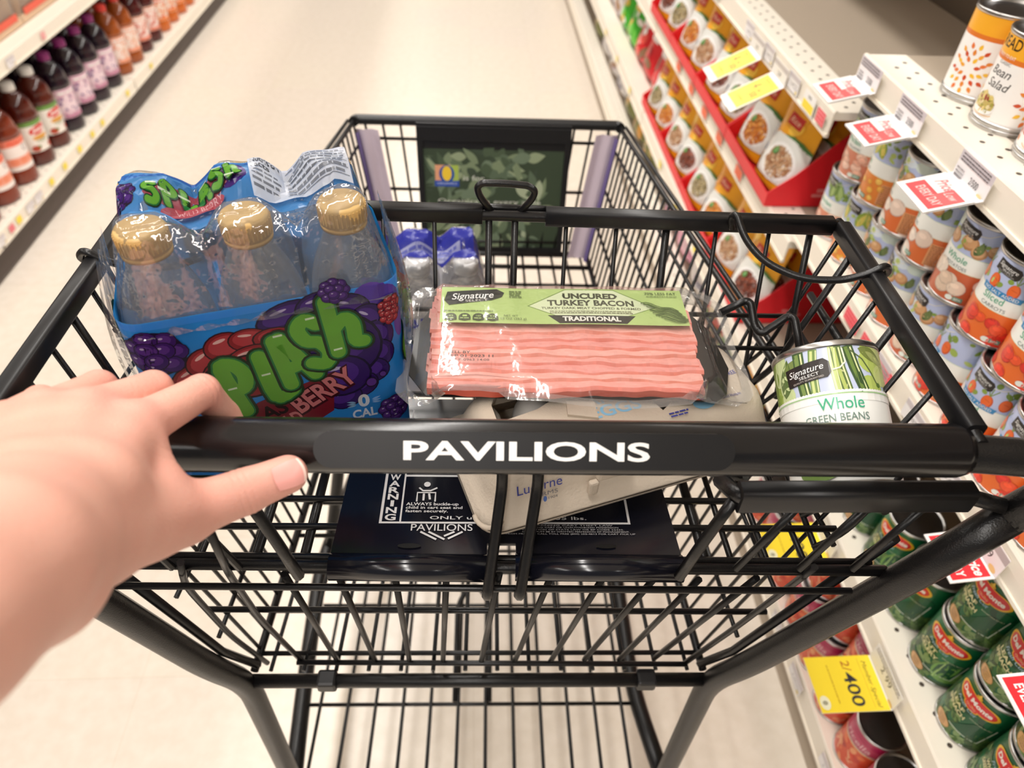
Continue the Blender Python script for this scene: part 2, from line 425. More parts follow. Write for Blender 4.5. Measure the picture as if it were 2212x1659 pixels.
# plastic-sleeved bars below the handle
for x0, x1 in ((.160, .308), (-.300, -.148)):
    part(MB().tube([(x0, .274, .972), (x1, .274, .974)], .0088, 16, sq=(.0070, .0104)), 'leg_bar_sleeve', M['sleeve'])
    xo = x1 if x1 > 0 else x0; xi = x0 if x1 > 0 else x1
    rod('leg_bar', [(xo + (.020 if xo > 0 else -.016), .268, .972), (xo, .274, .974), (xi, .274, .973), (xi + (-.004 if xi > 0 else .004), .296, .962)], .0055, 'powder', 8, .006)
    # leg hole wires from the sleeved bar down to the seat bar
    sg = 1 if x1 > 0 else -1
    rod('leg_wire', [(xi - sg * .001, .275, .968), (xi - sg * .012, .270, .935), (xi - sg * .022, .268, .888)], .0040, 'wire', 8, .02)
    for q in (.045, .09, .128):
        rod('leg_wire', [(xi + sg * q, .276, .966), (xi + sg * (q - .028), .270, .895)], .0027)
rod('side_lug', [(.150, .312, .955), (.172, .296, .968)], .006, 'powder', 8)
# seat: front bars, cross bars, long wires and the printed plastic plate
rod('seat_bar', [(-.268, .284, .878), (.292, .277, .882)], .0042, 'wire', 9)
rod('seat_bar', [(-.262, .293, .874), (.286, .286, .878)], .0034, 'wire', 8)
rod('gate_rail', [(-.262, .276, .862), (.27, .270, .866)], .0027)
SEATZ = lambda y: .877 - (y - .29) * .06
for y, x0, x1 in ((.318, -.258, .272), (.345, -.256, .268), (.385, -.255, .265), (.425, -.255, .262), (.470, -.255, .26)):
    rod('seat_bar', [(x0, y, SEATZ(y)), (x1, y, SEATZ(y))], .0028)
for x in (-.235, -.205, -.165, -.130, .165, .185, .212, .240):
    rod('seat_wire', [(x, .286, .872), (x * .985, .47, SEATZ(.47) - .006)], .0024 if abs(x) not in (.130, .165) else .0038)
# seat plate (a notch at the front lets the pair of hoop wires through)
def plate_pt(u, v, h): return (u, v, SEATZ(v) + .0062 + h)
pp = [(-.1085, .288), (.003, .288), (.003, .298), (.024, .298), (.024, .288), (.144, .288), (.137, .455), (-.104, .455)]
sp = part(MB().prism(pp, -.002, .0015, fn=plate_pt), 'seat_plate', M['seatp'])
for x0, x1 in ((-.1085, .0035), (.0235, .144)):
    part(MB().tube([(x0, .2815, .8785), (x1, .2795, .880)], .0098, 18), 'plate_lip', M['seatp'])
W_ = H('D8D6D6'); pr = Pr()
for x0, y0, x1, y1 in ((-.0775, .3155, .111, .3172), (-.0775, .3155, -.0755, .44), (-.0625, .3155, -.0612, .44), (.1092, .3155, .111, .44), (-.062, .362, .06, .3640)):
    pr.rect(x0, y0, x1, y1, W_)
for i, c_ in enumerate('WARNING'):
    pr.text(c_, -.0695, .3585 - i * .0067, .0056, W_, .0026 if c_ == 'I' else .0082, bold=.03)
pr.text('ALWAYS buckle-up', -.0588, .3326, .0028, W_, .040, 'l', .02)
pr.text('child in cart seat and', -.0588, .3292, .0026, W_, .043, 'l', .015)
pr.text('fasten securely.', -.0588, .3258, .0026, W_, .032, 'l', .015)
pr.text('ONLY use with child 15-35 lbs.', -.040, .3192, .0030, W_, .118, 'l', .01)
pr.text('PAVILIONS', -.0305, .3085, .0062, W_, .0455, bold=.004)
for k, (a, b) in enumerate((((-.046, .3075), (-.034, .3005)), ((-.040, .3075), (-.028, .3005)), ((-.015, .3075), (-.0255, .3012)), ((-.021, .3075), (-.0285, .3035)))):
    pr.stroke([a, b], .0016, W_)
pr.ell(-.044, .3535, .0026, .0026, W_); pr.stroke([(-.050, .350), (-.047, .347), (-.041, .347), (-.036, .350)], .0014, W_)
pr.stroke([(-.051, .336), (-.051, .345), (-.037, .345), (-.037, .336)], .0013, W_); pr.stroke([(-.046, .344), (-.046, .337)], .0016, W_); pr.stroke([(-.042, .344), (-.041, .338)], .0016, W_)
for i, t_ in enumerate(('WARNING CART THEFT LAW', 'PERSONS REMOVING CART OR UNAUTHORIZED POSSESSION', 'IS A VIOLATION OF STATE LAW OR BP CODE 22435.', 'CARTS MUST BE BY WRITTEN PERMISSION OF MANAGEMENT.', 'FROM PREMISES CALL TOLL FREE (800) 252-4613 FOR CART PICK UP')):
    pr.text(t_, .113 - (4 - i) * .004, .3130 - i * .0020, .0012, H('BDBBBB'), (.062, .085, .083, .080, .096)[i], 'r')
pr.ell(-.053, .2945, .0085, .0022, (.001, .001, .001)); pr.ell(.090, .2945, .0075, .0018, (.001, .001, .001))
mb = MB(); pr.into(mb, lambda u, v, h: plate_pt(u, v, .0015 + h)); mb.v = [tuple(Vector(p) - O) for p in mb.v]
mb.build('lettering', M['print'], sp)
# pair of wires hooked over the seat bar at the middle of the gate, rising behind the handle
for x0, x1 in (((.0125), (.0035)), ((.0365), (.0265))):
    rod('gate_hoop_wire', [(x0, .310, .985), (x0, .302, .945), (x1, .262, .872), (x1, .270, .862)], .0041, 'wire', 8, .006)
# rear gate below the seat: wires fan down to the crossbar, rails across
gate = [[(-0.1533, 0.2370, 0.9862), (-0.1821, 0.2816, 0.8696), (-0.1963, 0.3194, 0.7326), (-0.1861, 0.3448, 0.5944)], [(-0.1427, 0.2817, 0.8683), (-0.1493, 0.3441, 0.5957)], [(-0.1040, 0.2792, 0.8750), (-0.1102, 0.3433, 0.5971)], [(-0.0628, 0.2784, 0.8764), (-0.0749, 0.3427, 0.5983)], [(-0.0255, 0.2777, 0.8777), (-0.0400, 0.3420, 0.5995)], [(0.0122, 0.2770, 0.8790), (-0.0004, 0.3412, 0.6009)], [(0.0499, 0.2780, 0.8751), (0.0344, 0.3406, 0.6022)], [(0.0884, 0.2790, 0.8711), (0.0716, 0.3399, 0.6035)], [(0.1265, 0.2783, 0.8724), (0.1065, 0.3381, 0.6124)], [(0.1604, 0.2810, 0.8630), (0.1425, 0.3374, 0.6136)], [(0.2013, 0.2785, 0.8697), (0.1782, 0.3358, 0.6210)], [(0.2306, 0.2680, 0.9011), (0.2353, 0.2845, 0.8494), (0.2326, 0.3175, 0.7186), (0.2138, 0.3371, 0.6084)], [(-0.2045, 0.2718, 0.8989), (-0.2257, 0.2925, 0.8360), (-0.2378, 0.3318, 0.6757), (-0.2240, 0.3459, 0.5900)]]
for g in gate:
    rod('gate_wire', g, .0027, 'wire', 7, .03)
rod('gate_rail', [(-.240, .322, .745), (.254, .318, .748)], .0028)
rod('gate_rail', [(-.190, .340, .604), (.215, .336, .606)], .0028)
# seat back: sleeved bar on upright wires, with a hoop, side bars and corner rods
SBY, SBZ = .520, 1.022
rod('seat_back_bar', [(-.262, .532, 1.025), (-.05, SBY + .003, SBZ), (.296, SBY - .003, SBZ)], .0046, 'wire', 10)
rod('seat_back_bar', [(-.04, SBY + .010, SBZ + .004), (.06, SBY + .008, SBZ + .003)], .0030, 'wire', 8)
for x0, x1 in ((-.225, -.0035), (.0485, .287)):
    part(MB().tube([(x0, SBY + .008 - (x0 + .2) * .022, SBZ), (x1, SBY + .008 - (x1 + .2) * .022, SBZ)], .009, 16, sq=(.0064, .0072)), 'seat_back_sleeve', M['sleeve'])
for x, r, dx in ((-.215, .0018, 0), (-.165, .0018, 0), (-.125, .0018, 0), (-.085, .0018, 0), (-.043, .0019, 0), (.0020, .0030, 0), (.0235, .0030, 0), (.066, .0019, 0), (.108, .0019, 0), (.150, .0032, 0), (.192, .0019, 0), (.237, .0019, 0), (.272, .0030, 0)):
    rod('seat_back_wire', [(x, SBY + .002, SBZ), (x, .470, SEATZ(.47))], r, 'wire', 7)
for z, y in ((.945, .493), (.915, .484)):
    rod('seat_back_rail', [(-.25, y + .003, z), (.272, y, z)], .0022)
rod('lift_hoop', [(0.0055, 0.5240, 1.0224), (-0.0060, 0.5240, 1.0382), (-0.0082, 0.5240, 1.0463), (-0.0038, 0.5240, 1.0500), (0.0139, 0.5240, 1.0501), (0.0332, 0.5240, 1.0485), (0.0390, 0.5240, 1.0442), (0.0368, 0.5240, 1.0367), (0.0261, 0.5240, 1.0229)], .0029, 'wire', 9, .010)
for s in (-1, 1):
    part(MB().tube([(s * .2885 + .005, .285, 1.021), (s * .2885 + .005, .512, 1.022)], .0125, 18, sq=(.0062, .0074)), 'seat_side_sleeve', M['sleeve'])
    rod('seat_side_bar', [(s * .2885 + .005, .276, 1.020), (s * .2885 + .005, .522, 1.022)], .0048, 'wire', 10)
    rod('seat_side_rail', [(s * .288, .44, .962), (s * .289, .512, .955)], .0034)
    # upright wires of the side panel
    for i, y in enumerate((.300, .328, .360, .392, .424, .452, .480, .506)):
        rod('side_panel_wire', [(s * .287 + .004, y, 1.016), (s * .262, y - .004, .900), (s * .252, y + .005, .870)], .0030 if i in (3, 6) else .0020, 'wire', 7, .02)
    rod('side_panel_rail', [(s * .253, .288, .871), (s * .2525, .512, .868)], .0024)
    rod('side_panel_rail', [(s * .275, .30, .955), (s * .268, .498, .945)], .0020)
    # folding link, a bent zigzag rod
    z = [(0.1961, 0.4710, 0.9645), (0.2169, 0.4778, 0.9728), (0.2208, 0.4746, 0.9725), (0.2230, 0.4586, 0.9603), (0.2273, 0.4519, 0.9579), (0.2463, 0.4564, 0.9737), (0.2498, 0.4511, 0.9756), (0.2495, 0.4274, 0.9654)]
    rod('folding_link', [(s * abs(p[0]), p[1], p[2]) for p in z], .0033, 'wire', 9, .010)
    # rod across the corner between the seat back and the side bar
    z = [(0.2012, 0.5091, 1.0221), (0.1969, 0.5077, 1.0348), (0.1986, 0.5011, 1.0396), (0.2033, 0.4846, 1.0284), (0.2165, 0.4664, 1.0188), (0.2420, 0.4501, 1.0147), (0.2711, 0.4439, 1.0185), (0.2889, 0.4425, 1.0267), (0.2985, 0.4433, 1.0338), (0.3081, 0.4487, 1.0227), (0.2940, 0.4517, 1.0134)]
    rod('corner_rod', [(s * abs(p[0]) + (0 if s > 0 else .01), p[1], p[2]) for p in z], .0029, 'wire', 9, .014)
# the big basket
def rimp(s, t): return Vector((s * (.207 + .067 * t), 1.10 - .80 * t, .846 + .078 * t))
def botp(s, t): return Vector((s * (.172 + .062 * t), 1.045 - .71 * t, .640 - .045 * t))
for s in (-1, 1):
    part(MB().tube([rimp(s, k / 10) for k in range(11)], .0036, 9), 'basket_rim', M['wire'])
    part(MB().tube([rimp(s, k / 10) + Vector((s * .012, 0, -.003)) for k in range(11)], .0030, 8), 'basket_rim', M['wire'])
    for q in (.16, .45, .72):
        part(MB().tube([rimp(s, k / 10).lerp(botp(s, k / 10), q) for k in range(11)], .0024, 6), 'basket_rail', M['wire'])
    part(MB().tube([botp(s, k / 10) for k in range(11)], .0042, 8), 'basket_rail', M['wire'])
    for k in range(34):
        t = .018 + k * .0288
        rod('basket_wire', [rimp(s, t), botp(s, t)], .0019, 'wire', 5)
    # mauve corner guard wrapped round the front corner
    g = MB(); a0, a1 = rimp(s, .004), botp(s, .004); p0, p1 = rimp(s, .03), botp(s, .03)
    q0, q1 = a0 + Vector((-s * .036, 0, 0)), a1 + Vector((-s * .034, 0, 0))
    def strip(a, b, c, d, n, col):
        off = Vector((0, -.006, 0)) if col == 0 else Vector((-s * .006, 0, 0))
        g.grid(lambda u, v: Vector(a).lerp(Vector(b), u).lerp(Vector(c).lerp(Vector(d), u), v) + off * (1 + .35 * math.cos(u * 9.4)), 10, 1, H('C6B6C2') if col == 0 else H('6A5C8C'))
    strip(q0 + Vector((0, 0, -.012)), a0 + Vector((0, 0, -.012)), q1, a1, 0, 0); strip(a0 + Vector((0, 0, -.014)), p0 + Vector((0, 0, -.014)), a1, p1, 0, 1)
    part(g, 'corner_guard', M['plas'], 'mauve plastic corner guard')
part(MB().tube(bend([rimp(-1, .015), rimp(-1, 0), rimp(1, 0), rimp(1, .015)], .012), .0078, 12), 'basket_front_rim', M['sleeve'])
rod('basket_front_rail', [botp(-1, 0), botp(1, 0)], .0052, 'wire', 8)
for q, r in ((.13, .0026), (.50, .0026), (.74, .0026), (.90, .0026)):
    rod('basket_front_rail', [rimp(-1, 0).lerp(botp(-1, 0), q), rimp(1, 0).lerp(botp(1, 0), q)], r, 'wire', 6)
for k in range(15):
    t = (k + .5) / 15; rod('basket_front_wire', [rimp(-1, 0).lerp(rimp(1, 0), t), botp(-1, 0).lerp(botp(1, 0), t)], .0021, 'wire', 6)
for k in range(14):
    t = (k + .5) / 14; rod('basket_floor_wire', [botp(-1, 0).lerp(botp(1, 0), t), botp(-1, 1).lerp(botp(1, 1), t)], .0022, 'wire', 6)
for k in range(15):
    t = .05 + k * .066; rod('basket_floor_rail', [botp(-1, t), botp(1, t)], .0028 if k % 5 else .004, 'wire', 6)
# advertising sign inside the front of the basket
def on_sign(u, v, h):   # u to the right, v up from the lower edge
    t = v / .215; y = 1.052 + .040 * t - .004 - h
    return (.010 + u * (1 - .03 * (1 - t)), y, .648 + v * .945)
fr = MB().prism([(-.122, -.004), (.122, -.004), (.122, .212), (-.122, .212)], -.004, .0006, fn=on_sign)
fr.prism([(-.122, .186), (.122, .186), (.122, .208), (-.122, .208)], .0006, .0045, fn=on_sign)
for x0, x1 in ((-.122, -.113), (.113, .122)): fr.prism([(x0, -.004), (x1, -.004), (x1, .186), (x0, .186)], .0006, .004, fn=on_sign)
fr.prism([(-.113, -.004), (.113, -.004), (.113, .004), (-.113, .004)], .0006, .004, fn=on_sign)
sg = part(fr, 'sign_frame', M['sleeve'], 'black frame of the advertising sign')
rnd = random.Random(3); pr = Pr().rect(-.113, .004, .113, .172, H('3B4836'))
cols = [H(c) for c in ('66765C', '7C8B6C', '5A6A55', '93A080', '3F4C3C', 'A6B194', '6E7F68', '4C5B45')]
for k in range(150):
    pr.leaf(rnd.uniform(-.115, .085), rnd.uniform(.006, .165), rnd.uniform(.018, .042), rnd.uniform(.004, .010), rnd.uniform(0, 6.28), rnd.choice(cols))
pr.t = [(P, c_, h_) for P, c_, h_ in pr.t if all(-.113 <= x <= .113 and .002 <= y <= .176 for x, y in P)]
pr.h += 1
pr.rect(-.095, .118, -.070, .146, H('E2A27E')); pr.rect(-.070, .118, -.057, .146, H('A9BE55')); pr.rect(-.096, .110, -.056, .120, H('2F4FA8'))
pr.ell(-.076, .131, .0125, .0150, H('1F4FA0'), n=24); pr.ell(-.076, .132, .0078, .0125, H('F2CC3B'), n=20)
pr.text('ORGANICS', -.076, .1135, .0036, H('C9D2E8'), .032)
pr.text('is for', -.049, .121, .0085, H('DADBD0'), .034, 'l')
pr.text('Organics in every aisle', -.092, .0815, .0080, H('D5D6CB'), .172, 'l'); pr.text('Welcome to goodness for all', -.086, .0700, .0075, H('C9CBBE'), .172, 'l')
mb = MB(); pr.into(mb, lambda u, v, h: on_sign(u, v, .0007 + h), eps=.00004); mb.v = [tuple(Vector(p) - O) for p in mb.v]; mb.build('sign_print', M['print'], sg)
# lower tray
for s, pts in ((-1, [(-.252, .33, .26), (-.262, .46, .26), (-.272, .66, .262), (-.22, 1.0, .27)]), (1, [(.253, .33, .26), (.227, .46, .26), (.226, .66, .262), (.20, 1.0, .27)])):
    part(MB().tube(bend(pts, .05), .0120, 12), 'tray_side_rail', M['powder'])
    rod('tray_upright', [(s * .262 if s < 0 else .226, .70, .262), (s * .20, .90, .645)], .010, 'powder', 10)
    rod('tray_upright', [(s * .205, .97, .27), (s * .18, .98, .12)], .009, 'powder', 10)
for k in range(12):
    x = -.236 + k * .0405; rod('tray_wire', [(x, .30, .262), (x * .93, .98, .268)], .0026, 'wire', 6)
for y in (.300, .438, .516, .597, .70, .82, .95):
    rod('tray_rail', [(-.256, y, .258), (.235, y, .258)], .0030, 'wire', 6)
rod('tray_loop', [(-.038, .44, .262), (-.038, .580, .300), (-.012, .61, .31), (.012, .580, .300), (.012, .44, .262)], .0042, 'wire', 8, .022)
# ---------------------------------------------------------------- shelving
def shelf(name, label, x, y0, y1, z, lip, depth, sg, dots=2, top='shelf'):
    """x: front edge; z: deck height; sg +1 right side of the aisle, -1 left"""
    t = athing(name, label, 'shelf', x, y0, z); L_ = y1 - y0 - .004
    X_ = lambda a: sg * a
    d = MB()
    def pris(poly, mb):
        poly = [(X_(a), b) for a, b in poly]; k = len(poly)
        V = [(a, 0, b) for a, b in poly] + [(a, L_, b) for a, b in poly]
        mb.add(V, [tuple(range(k)), tuple(range(k, 2 * k))[::-1]] + [(i, i + k, (i + 1) % k + k, (i + 1) % k) for i in range(k)])
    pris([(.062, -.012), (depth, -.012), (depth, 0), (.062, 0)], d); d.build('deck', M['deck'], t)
    f_ = MB(); pris([(.004, -.012), (.0625, -.012), (.0625, .0006), (.004, .0006)], f_)
    pris([(0, -lip), (.0035, -lip), (.0035, -lip + .004), (.0022, -lip + .006), (.0040, -.006), (.006, -.004), (.006, .0022), (.002, .0022), (0, -.001)], f_)
    pris([(-.0025, -lip - .002), (.0035, -lip - .002), (.0035, -lip + .003), (-.0025, -lip + .003)], f_)
    f_.build('front_edge', M['shelf'], t)
    if dots:
        h = MB(); n = int(L_ / .038)
        for i in range(n):
            for j in range(dots):
                p = Pr().ell(sg * (.026 + .020 * j), .02 + i * .038 + .019 * j, .0034, .0034, H('4A4038'), n=8); p.into(h, lambda u, v, q: (u, v, .0008))
        o = h.build('peg_holes', M['print'], t); o['kind'] = 'stuff'
    return t
XR = .56
ORD = ('nearest', 'second', 'third', 'fourth', 'fifth', 'sixth', 'seventh', 'eighth')
shelf('gondola_base_shelf', 'cream base shelf under the red-labelled cans beside the cart', XR, -.55, 1.06, .140, .046, .46, 1)
shelf('gondola_shelf', 'cream shelf carrying the dark green spinach cans, lower right', XR, -.55, 1.06, .415, .038, .44, 1)
shelf('gondola_shelf', 'cream shelf carrying the potato and carrot cans, right of the cart', XR, -.55, 1.06, .708, .038, .44, 1)
shelf('gondola_shelf', 'cream perforated shelf carrying the white bean salad cans, top right', XR, -.55, 1.045, .980, .036, .40, 1)
shelf('gondola_shelf', 'empty perforated shelf above the yellow rice pouches, with yellow tags', XR, 1.065, 2.28, .885, .038, .44, 1, 2)
shelf('gondola_shelf', 'cream shelf with orange stickers under the red pouch trays', XR, 1.065, 2.28, .652, .040, .44, 1)
shelf('gondola_shelf', 'lower cream shelf of yellow pouches seen through the cart side', XR, 1.065, 2.28, .370, .040, .44, 1)
shelf('gondola_base_shelf', 'cream base shelf below the yellow pouches, nearest half of the far bay', XR, 1.065, 2.28, .140, .046, .46, 1)
shelf('gondola_base_shelf', 'cream base shelf at the far right end of the aisle', XR, 2.285, 6.0, .140, .046, .46, 1)
shelf('gondola_shelf', 'far right cream shelf of red and green bags', XR, 2.285, 6.0, .370, .040, .44, 1, 0)
shelf('gondola_shelf', 'far right cream shelf of boxes behind the dark red carton', XR, 2.285, 6.0, .652, .040, .44, 1, 0)
shelf('gondola_shelf', 'high cream shelf above the bean salad cans, out of the picture', XR, -.55, 1.045, 1.47, .036, .40, 1, 0)
shelf('gondola_shelf', 'high cream shelf above the empty shelf, out of the picture', XR, 1.065, 6.0, 1.40, .036, .40, 1, 0)
def upright(x, y, label):
    t = athing('shelf_upright', label, 'shelf upright', x, y, 0); m = MB()
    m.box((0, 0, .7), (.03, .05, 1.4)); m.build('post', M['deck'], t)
    s = MB()
    for k in range(40): s.box((-.0152, 0, .06 + k * .033), (.0012, .005, .016))
    o = s.build('slots', M['bumper'], t); o['kind'] = 'stuff'
for y, nm in ((-.6, 'nearest'), (1.058, 'middle'), (2.283, 'farthest')):
    upright(XR + .452, y, 'beige slotted upright behind the right shelves, %s of the three' % nm)
b = MB().box((1.035, 2.75, .72), (.012, 6.6, 1.44)).build('back_panel', M['back'], None, A(0, 0, 0), (0, 0, AR)); tag(b, 'shade-darkened brown back panel of the right-hand shelving', 'panel')
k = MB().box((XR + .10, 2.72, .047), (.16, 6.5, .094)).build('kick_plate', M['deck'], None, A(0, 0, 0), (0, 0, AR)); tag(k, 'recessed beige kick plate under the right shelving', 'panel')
XL = -1.40
for y0, y1, nm in ((-.4, 1.9, 'nearest'), (1.905, 3.1, 'middle'), (3.105, 6.5, 'farthest')):
    shelf('gondola_base_shelf', 'left cream base shelf holding juice bottles, %s of three' % nm, XL, y0, y1, .127, .042, .46, -1, 2)
    shelf('gondola_shelf', 'upper left cream shelf above the juice bottles, %s of three' % nm, XL - .0, y0, y1, .497, .040, .40, -1, 0)
for q, zz in enumerate((.86, 1.22)): shelf('gondola_shelf', '%s cream shelf on the left, above the picture' % ('middle', 'top')[q], XL, -.4, 6.5, zz, .036, .38, -1, 0)
b = MB().box((-1.88, 3.05, .72), (.012, 6.9, 1.44)).build('back_panel', M['back'], None, A(0, 0, 0), (0, 0, AR)); tag(b, 'shade-darkened brown back panel of the left-hand shelving', 'panel')
k = MB().box((XL - .040, 3.05, .042), (.06, 6.9, .080), bev=.012).build('bumper_strip', M['bumper'], None, A(0, 0, 0), (0, 0, AR)); tag(k, 'dark bumper strip along the foot of the left shelves', 'bumper')
# ---------------------------------------------------------------- cans
CR, CH = .0368, .109
def can_body(kind, r=CR, h=CH, cols=None, pr=None):
    t = thing('food_can', kind, 'can'); lb = MB(); z0, z1 = .0045, h - .0045
    rows = cols or [(1, WHITE)]
    prof = [(r, z0)]; cc = []
    for fr_, c_ in rows: prof.append((r, z0 + (z1 - z0) * fr_)); cc.append(c_)
    n = 40; V = []; F = []; CC = []
    for q, z in prof:
        for j in range(n + 1):
            a = 2 * PI * j / n; V.append((q * math.cos(a), q * math.sin(a), z))
    for i in range(len(prof) - 1):
        for j in range(n): F.append((i * (n + 1) + j, i * (n + 1) + j + 1, (i + 1) * (n + 1) + j + 1, (i + 1) * (n + 1) + j)); CC.append(cc[i])
    lb.add(V, F, CC, 0, True)
    if pr: pr.into(lb, wrap(r, 0), None, .00006, 0, 2 * PI * r / n)
    lb.build('label', M['tin'], t)
    MB().lathe([(0, h - .0042), (r * .55, h - .0042), (r * .60, h - .0034), (r * .66, h - .0046), (r * .80, h - .0040), (r * .88, h - .0046), (r * .93, h - .004)], 32).build('lid', M['lidm'], t)
    for zz in (0, h - .005):
        MB().lathe([(r * .93, zz + .0006), (r + .0003, zz), (r + .0010, zz + .0012), (r + .0010, zz + .0038), (r + .0003, zz + .005), (r * .93, zz + .0046), (r * .93, zz + .0006)], 36).build('rim', M['metal'], t)
    return t
SKY, LG, CREAM = H('B9C4E6'), H('DDE8D2'), H('F3F4EE')
def brand_tag(p, x, y, w_, rot=-.08):
    """small black swing-tag emblem"""
    c, d = math.cos(rot), math.sin(rot); T = lambda u, v: (x + u * c - v * d, y + u * d + v * c)
    p.poly([T(-w_ / 2, -w_ * .22), T(w_ * .40, -w_ * .22), T(w_ / 2, -w_ * .12), T(w_ / 2, w_ * .12), T(w_ * .40, w_ * .22), T(-w_ / 2, w_ * .22)], H('2B2624'))
    u, v = T(-w_ * .03, -w_ * .01); p.text('Signature', u, v, w_ * .15, WHITE, w_ * .80, rot=rot, shear=.25)
    u, v = T(w_ * .02, -w_ * .12); p.text('SELECT', u, v, w_ * .07, WHITE, w_ * .45, rot=rot)
    u, v = T(-w_ * .02, -w_ * .19); p.text('QUALITY GUARANTEED', u, v, w_ * .04, H('C9C2BC'), w_ * .7, rot=rot)
def leafy(p, rnd, n, x0, x1, y0, y1, cols, s=1):
    for _ in range(n): p.ell(rnd.uniform(x0, x1), rnd.uniform(y0, y1), rnd.uniform(.003, .008) * s, rnd.uniform(.003, .006) * s, rnd.choice(cols), rnd.uniform(0, 3), n=9)
def sig_can(title, sub, low, bits, bitcol, top='leaf', seed=1, salt=False):
    rnd = random.Random(seed); p = Pr(); P_ = PI * CR
    rows = [(.40, low), (.405, H('BFD69F')), (.61, CREAM), (.615, H('BFD69F')), (1, SKY)]
    # sky with soft leaves
    for k in range(10): p.ell(rnd.uniform(-.11, .11), rnd.uniform(.070, .101), rnd.uniform(.008, .02), rnd.uniform(.004, .008), rnd.choice([H('C9D6EC'), H('D9E4EE'), H('AFBBE0'), H('D3E0D8')]), n=12)
    leafy(p, rnd, 40, -.11, .11, .071, .101, [H('9DB456'), H('86A044'), H('B7C873'), H('6F8C3A')], .75)
    if top == 'potato':
        for x, y, a, b in ((-.020, .078, .010, .0085), (.004, .081, .011, .009), (.018, .074, .009, .008), (-.034, .076, .008, .007), (.034, .080, .009, .008)):
            p.ell(x, y, a, b, H('B98558')); p.ell(x - .001, y + .001, a * .85, b * .82, H('D3A274')); p.ell(x - .003, y + .003, a * .4, b * .35, H('E6BE92'))
        for x in (.014, .044, -.044): p.leaf(x, .070, .018, .005, 1.2, H('4C6136')); p.leaf(x + .004, .072, .016, .004, 1.6, H('6A7C46'))
    elif top == 'carrot':
        for x, y, a in ((-.012, .076, .0), (.012, .074, .05), (.030, .078, .02), (-.034, .077, .0)):
            p.ell(x, y, .0062, .0088, H('C9501F'), a); p.ell(x - .0006, y + .0005, .0052, .0078, H('E8682A'), a); p.stroke([(x - .003, y + .002), (x + .003, y + .001)], .0006, H('C9501F'))
            for q in (-.5, 0, .5): p.stroke([(x, y + .008), (x + q * .012, y + .019)], .0011, H('7C9448'))
    elif top == 'corn':
        for x, a in ((-.015, .3), (.010, -.2), (.03, .5)): p.leaf(x, .069, .032, .008, 1.4 + a, H('8CA63E')); p.leaf(x + .002, .069, .026, .004, 1.45 + a, H('D8C860'))
    else:
        for x, a in ((-.022, .4), (.002, -.1), (.020, .3), (-.04, -.2), (.04, 0)): p.leaf(x, .068, .033, .0085, 1.5 + a, H('6E8B46')); p.leaf(x + .002, .070, .026, .004, 1.5 + a, H('A7BF78'))
    brand_tag(p, -.004, .0935, .030)
    p.stroke([(.011, .0935), (.020, .0955), (.030, .102)], .0008, H('EDE8DC'))
    # white band
    p.text(title, -.003, .0545, .0078, H('3FA57F'), None if len(title) < 7 else .030, bold=.0)
    p.text(sub, .001, .0468, .0042, H('7F8886'), .0285)
    if salt:
        p.poly([(-.022, .0625), (.024, .0625), (.0255, .0690), (-.0235, .0690)], H('2F86BE')); p.text('NO SALT ADDED', .001, .0639, .0036, WHITE, .040)
    # the food below the band
    for k in range(bits[0]):
        x, y = rnd.uniform(-.09, .09), rnd.uniform(.008, .040); a = rnd.uniform(*bits[1]); c_ = rnd.choice(bitcol)
        p.ell(x, y, a * 1.06, a * bits[2] * 1.1, tuple(q * .72 for q in c_), rnd.uniform(-.3, .3), n=14); p.ell(x, y + .0004, a, a * bits[2], c_, rnd.uniform(-.3, .3), n=14)
        p.ell(x - a * .2, y + a * .25, a * .5, a * .3, tuple(min(1, q * 1.18) for q in c_), 0, n=10)
    p.ell(.012, .0105, .0042, .0034, H('E9F2EA')); p.rect(.0165, .0078, .0275, .0134, H('6DA08A')); p.text('BPA', .022, .0092, .0028, WHITE, .008)
    p.rect(.046, .008, .062, .038, H('E2A06A')); p.lines(.048, .035, .061, 11, .0026, .0012, H('8A4A2A'))
    return can_body('x', cols=rows, pr=p)
OR_, RD_ = H('E2703A'), H('D4553A')
K = {}
K['whole'] = sig_can('Whole', 'POTATOES', H('C9643E'), (13, (.008, .012), .85), [H('EBD6C2'), H('E3C9B2'), H('F0DFCF')], 'potato', 2)
K['sliced'] = sig_can('Sliced', 'POTATOES', H('DD7038'), (10, (.009, .013), .9), [H('F0DFD2'), H('E9D2C2')], 'potato', 3)
K['carrot'] = sig_can('Sliced', 'CARROTS', H('E8702F'), (30, (.006, .0085), .82), [H('E8442E'), H('EE5A32'), H('DE3A2C')], 'carrot', 4, True)
K['corn'] = sig_can('Whole', 'KERNEL CORN', H('E6883A'), (46, (.003, .0048), .9), [H('F0B54C'), H('EBA83E'), H('F4C463')], 'corn', 5)
K['beans'] = sig_can('White Beans', 'ORGANIC', H('D98A6E'), (26, (.006, .0085), .65), [H('EAB9A2'), H('E2A790'), H('F0C8B4')], 'leaf', 6)
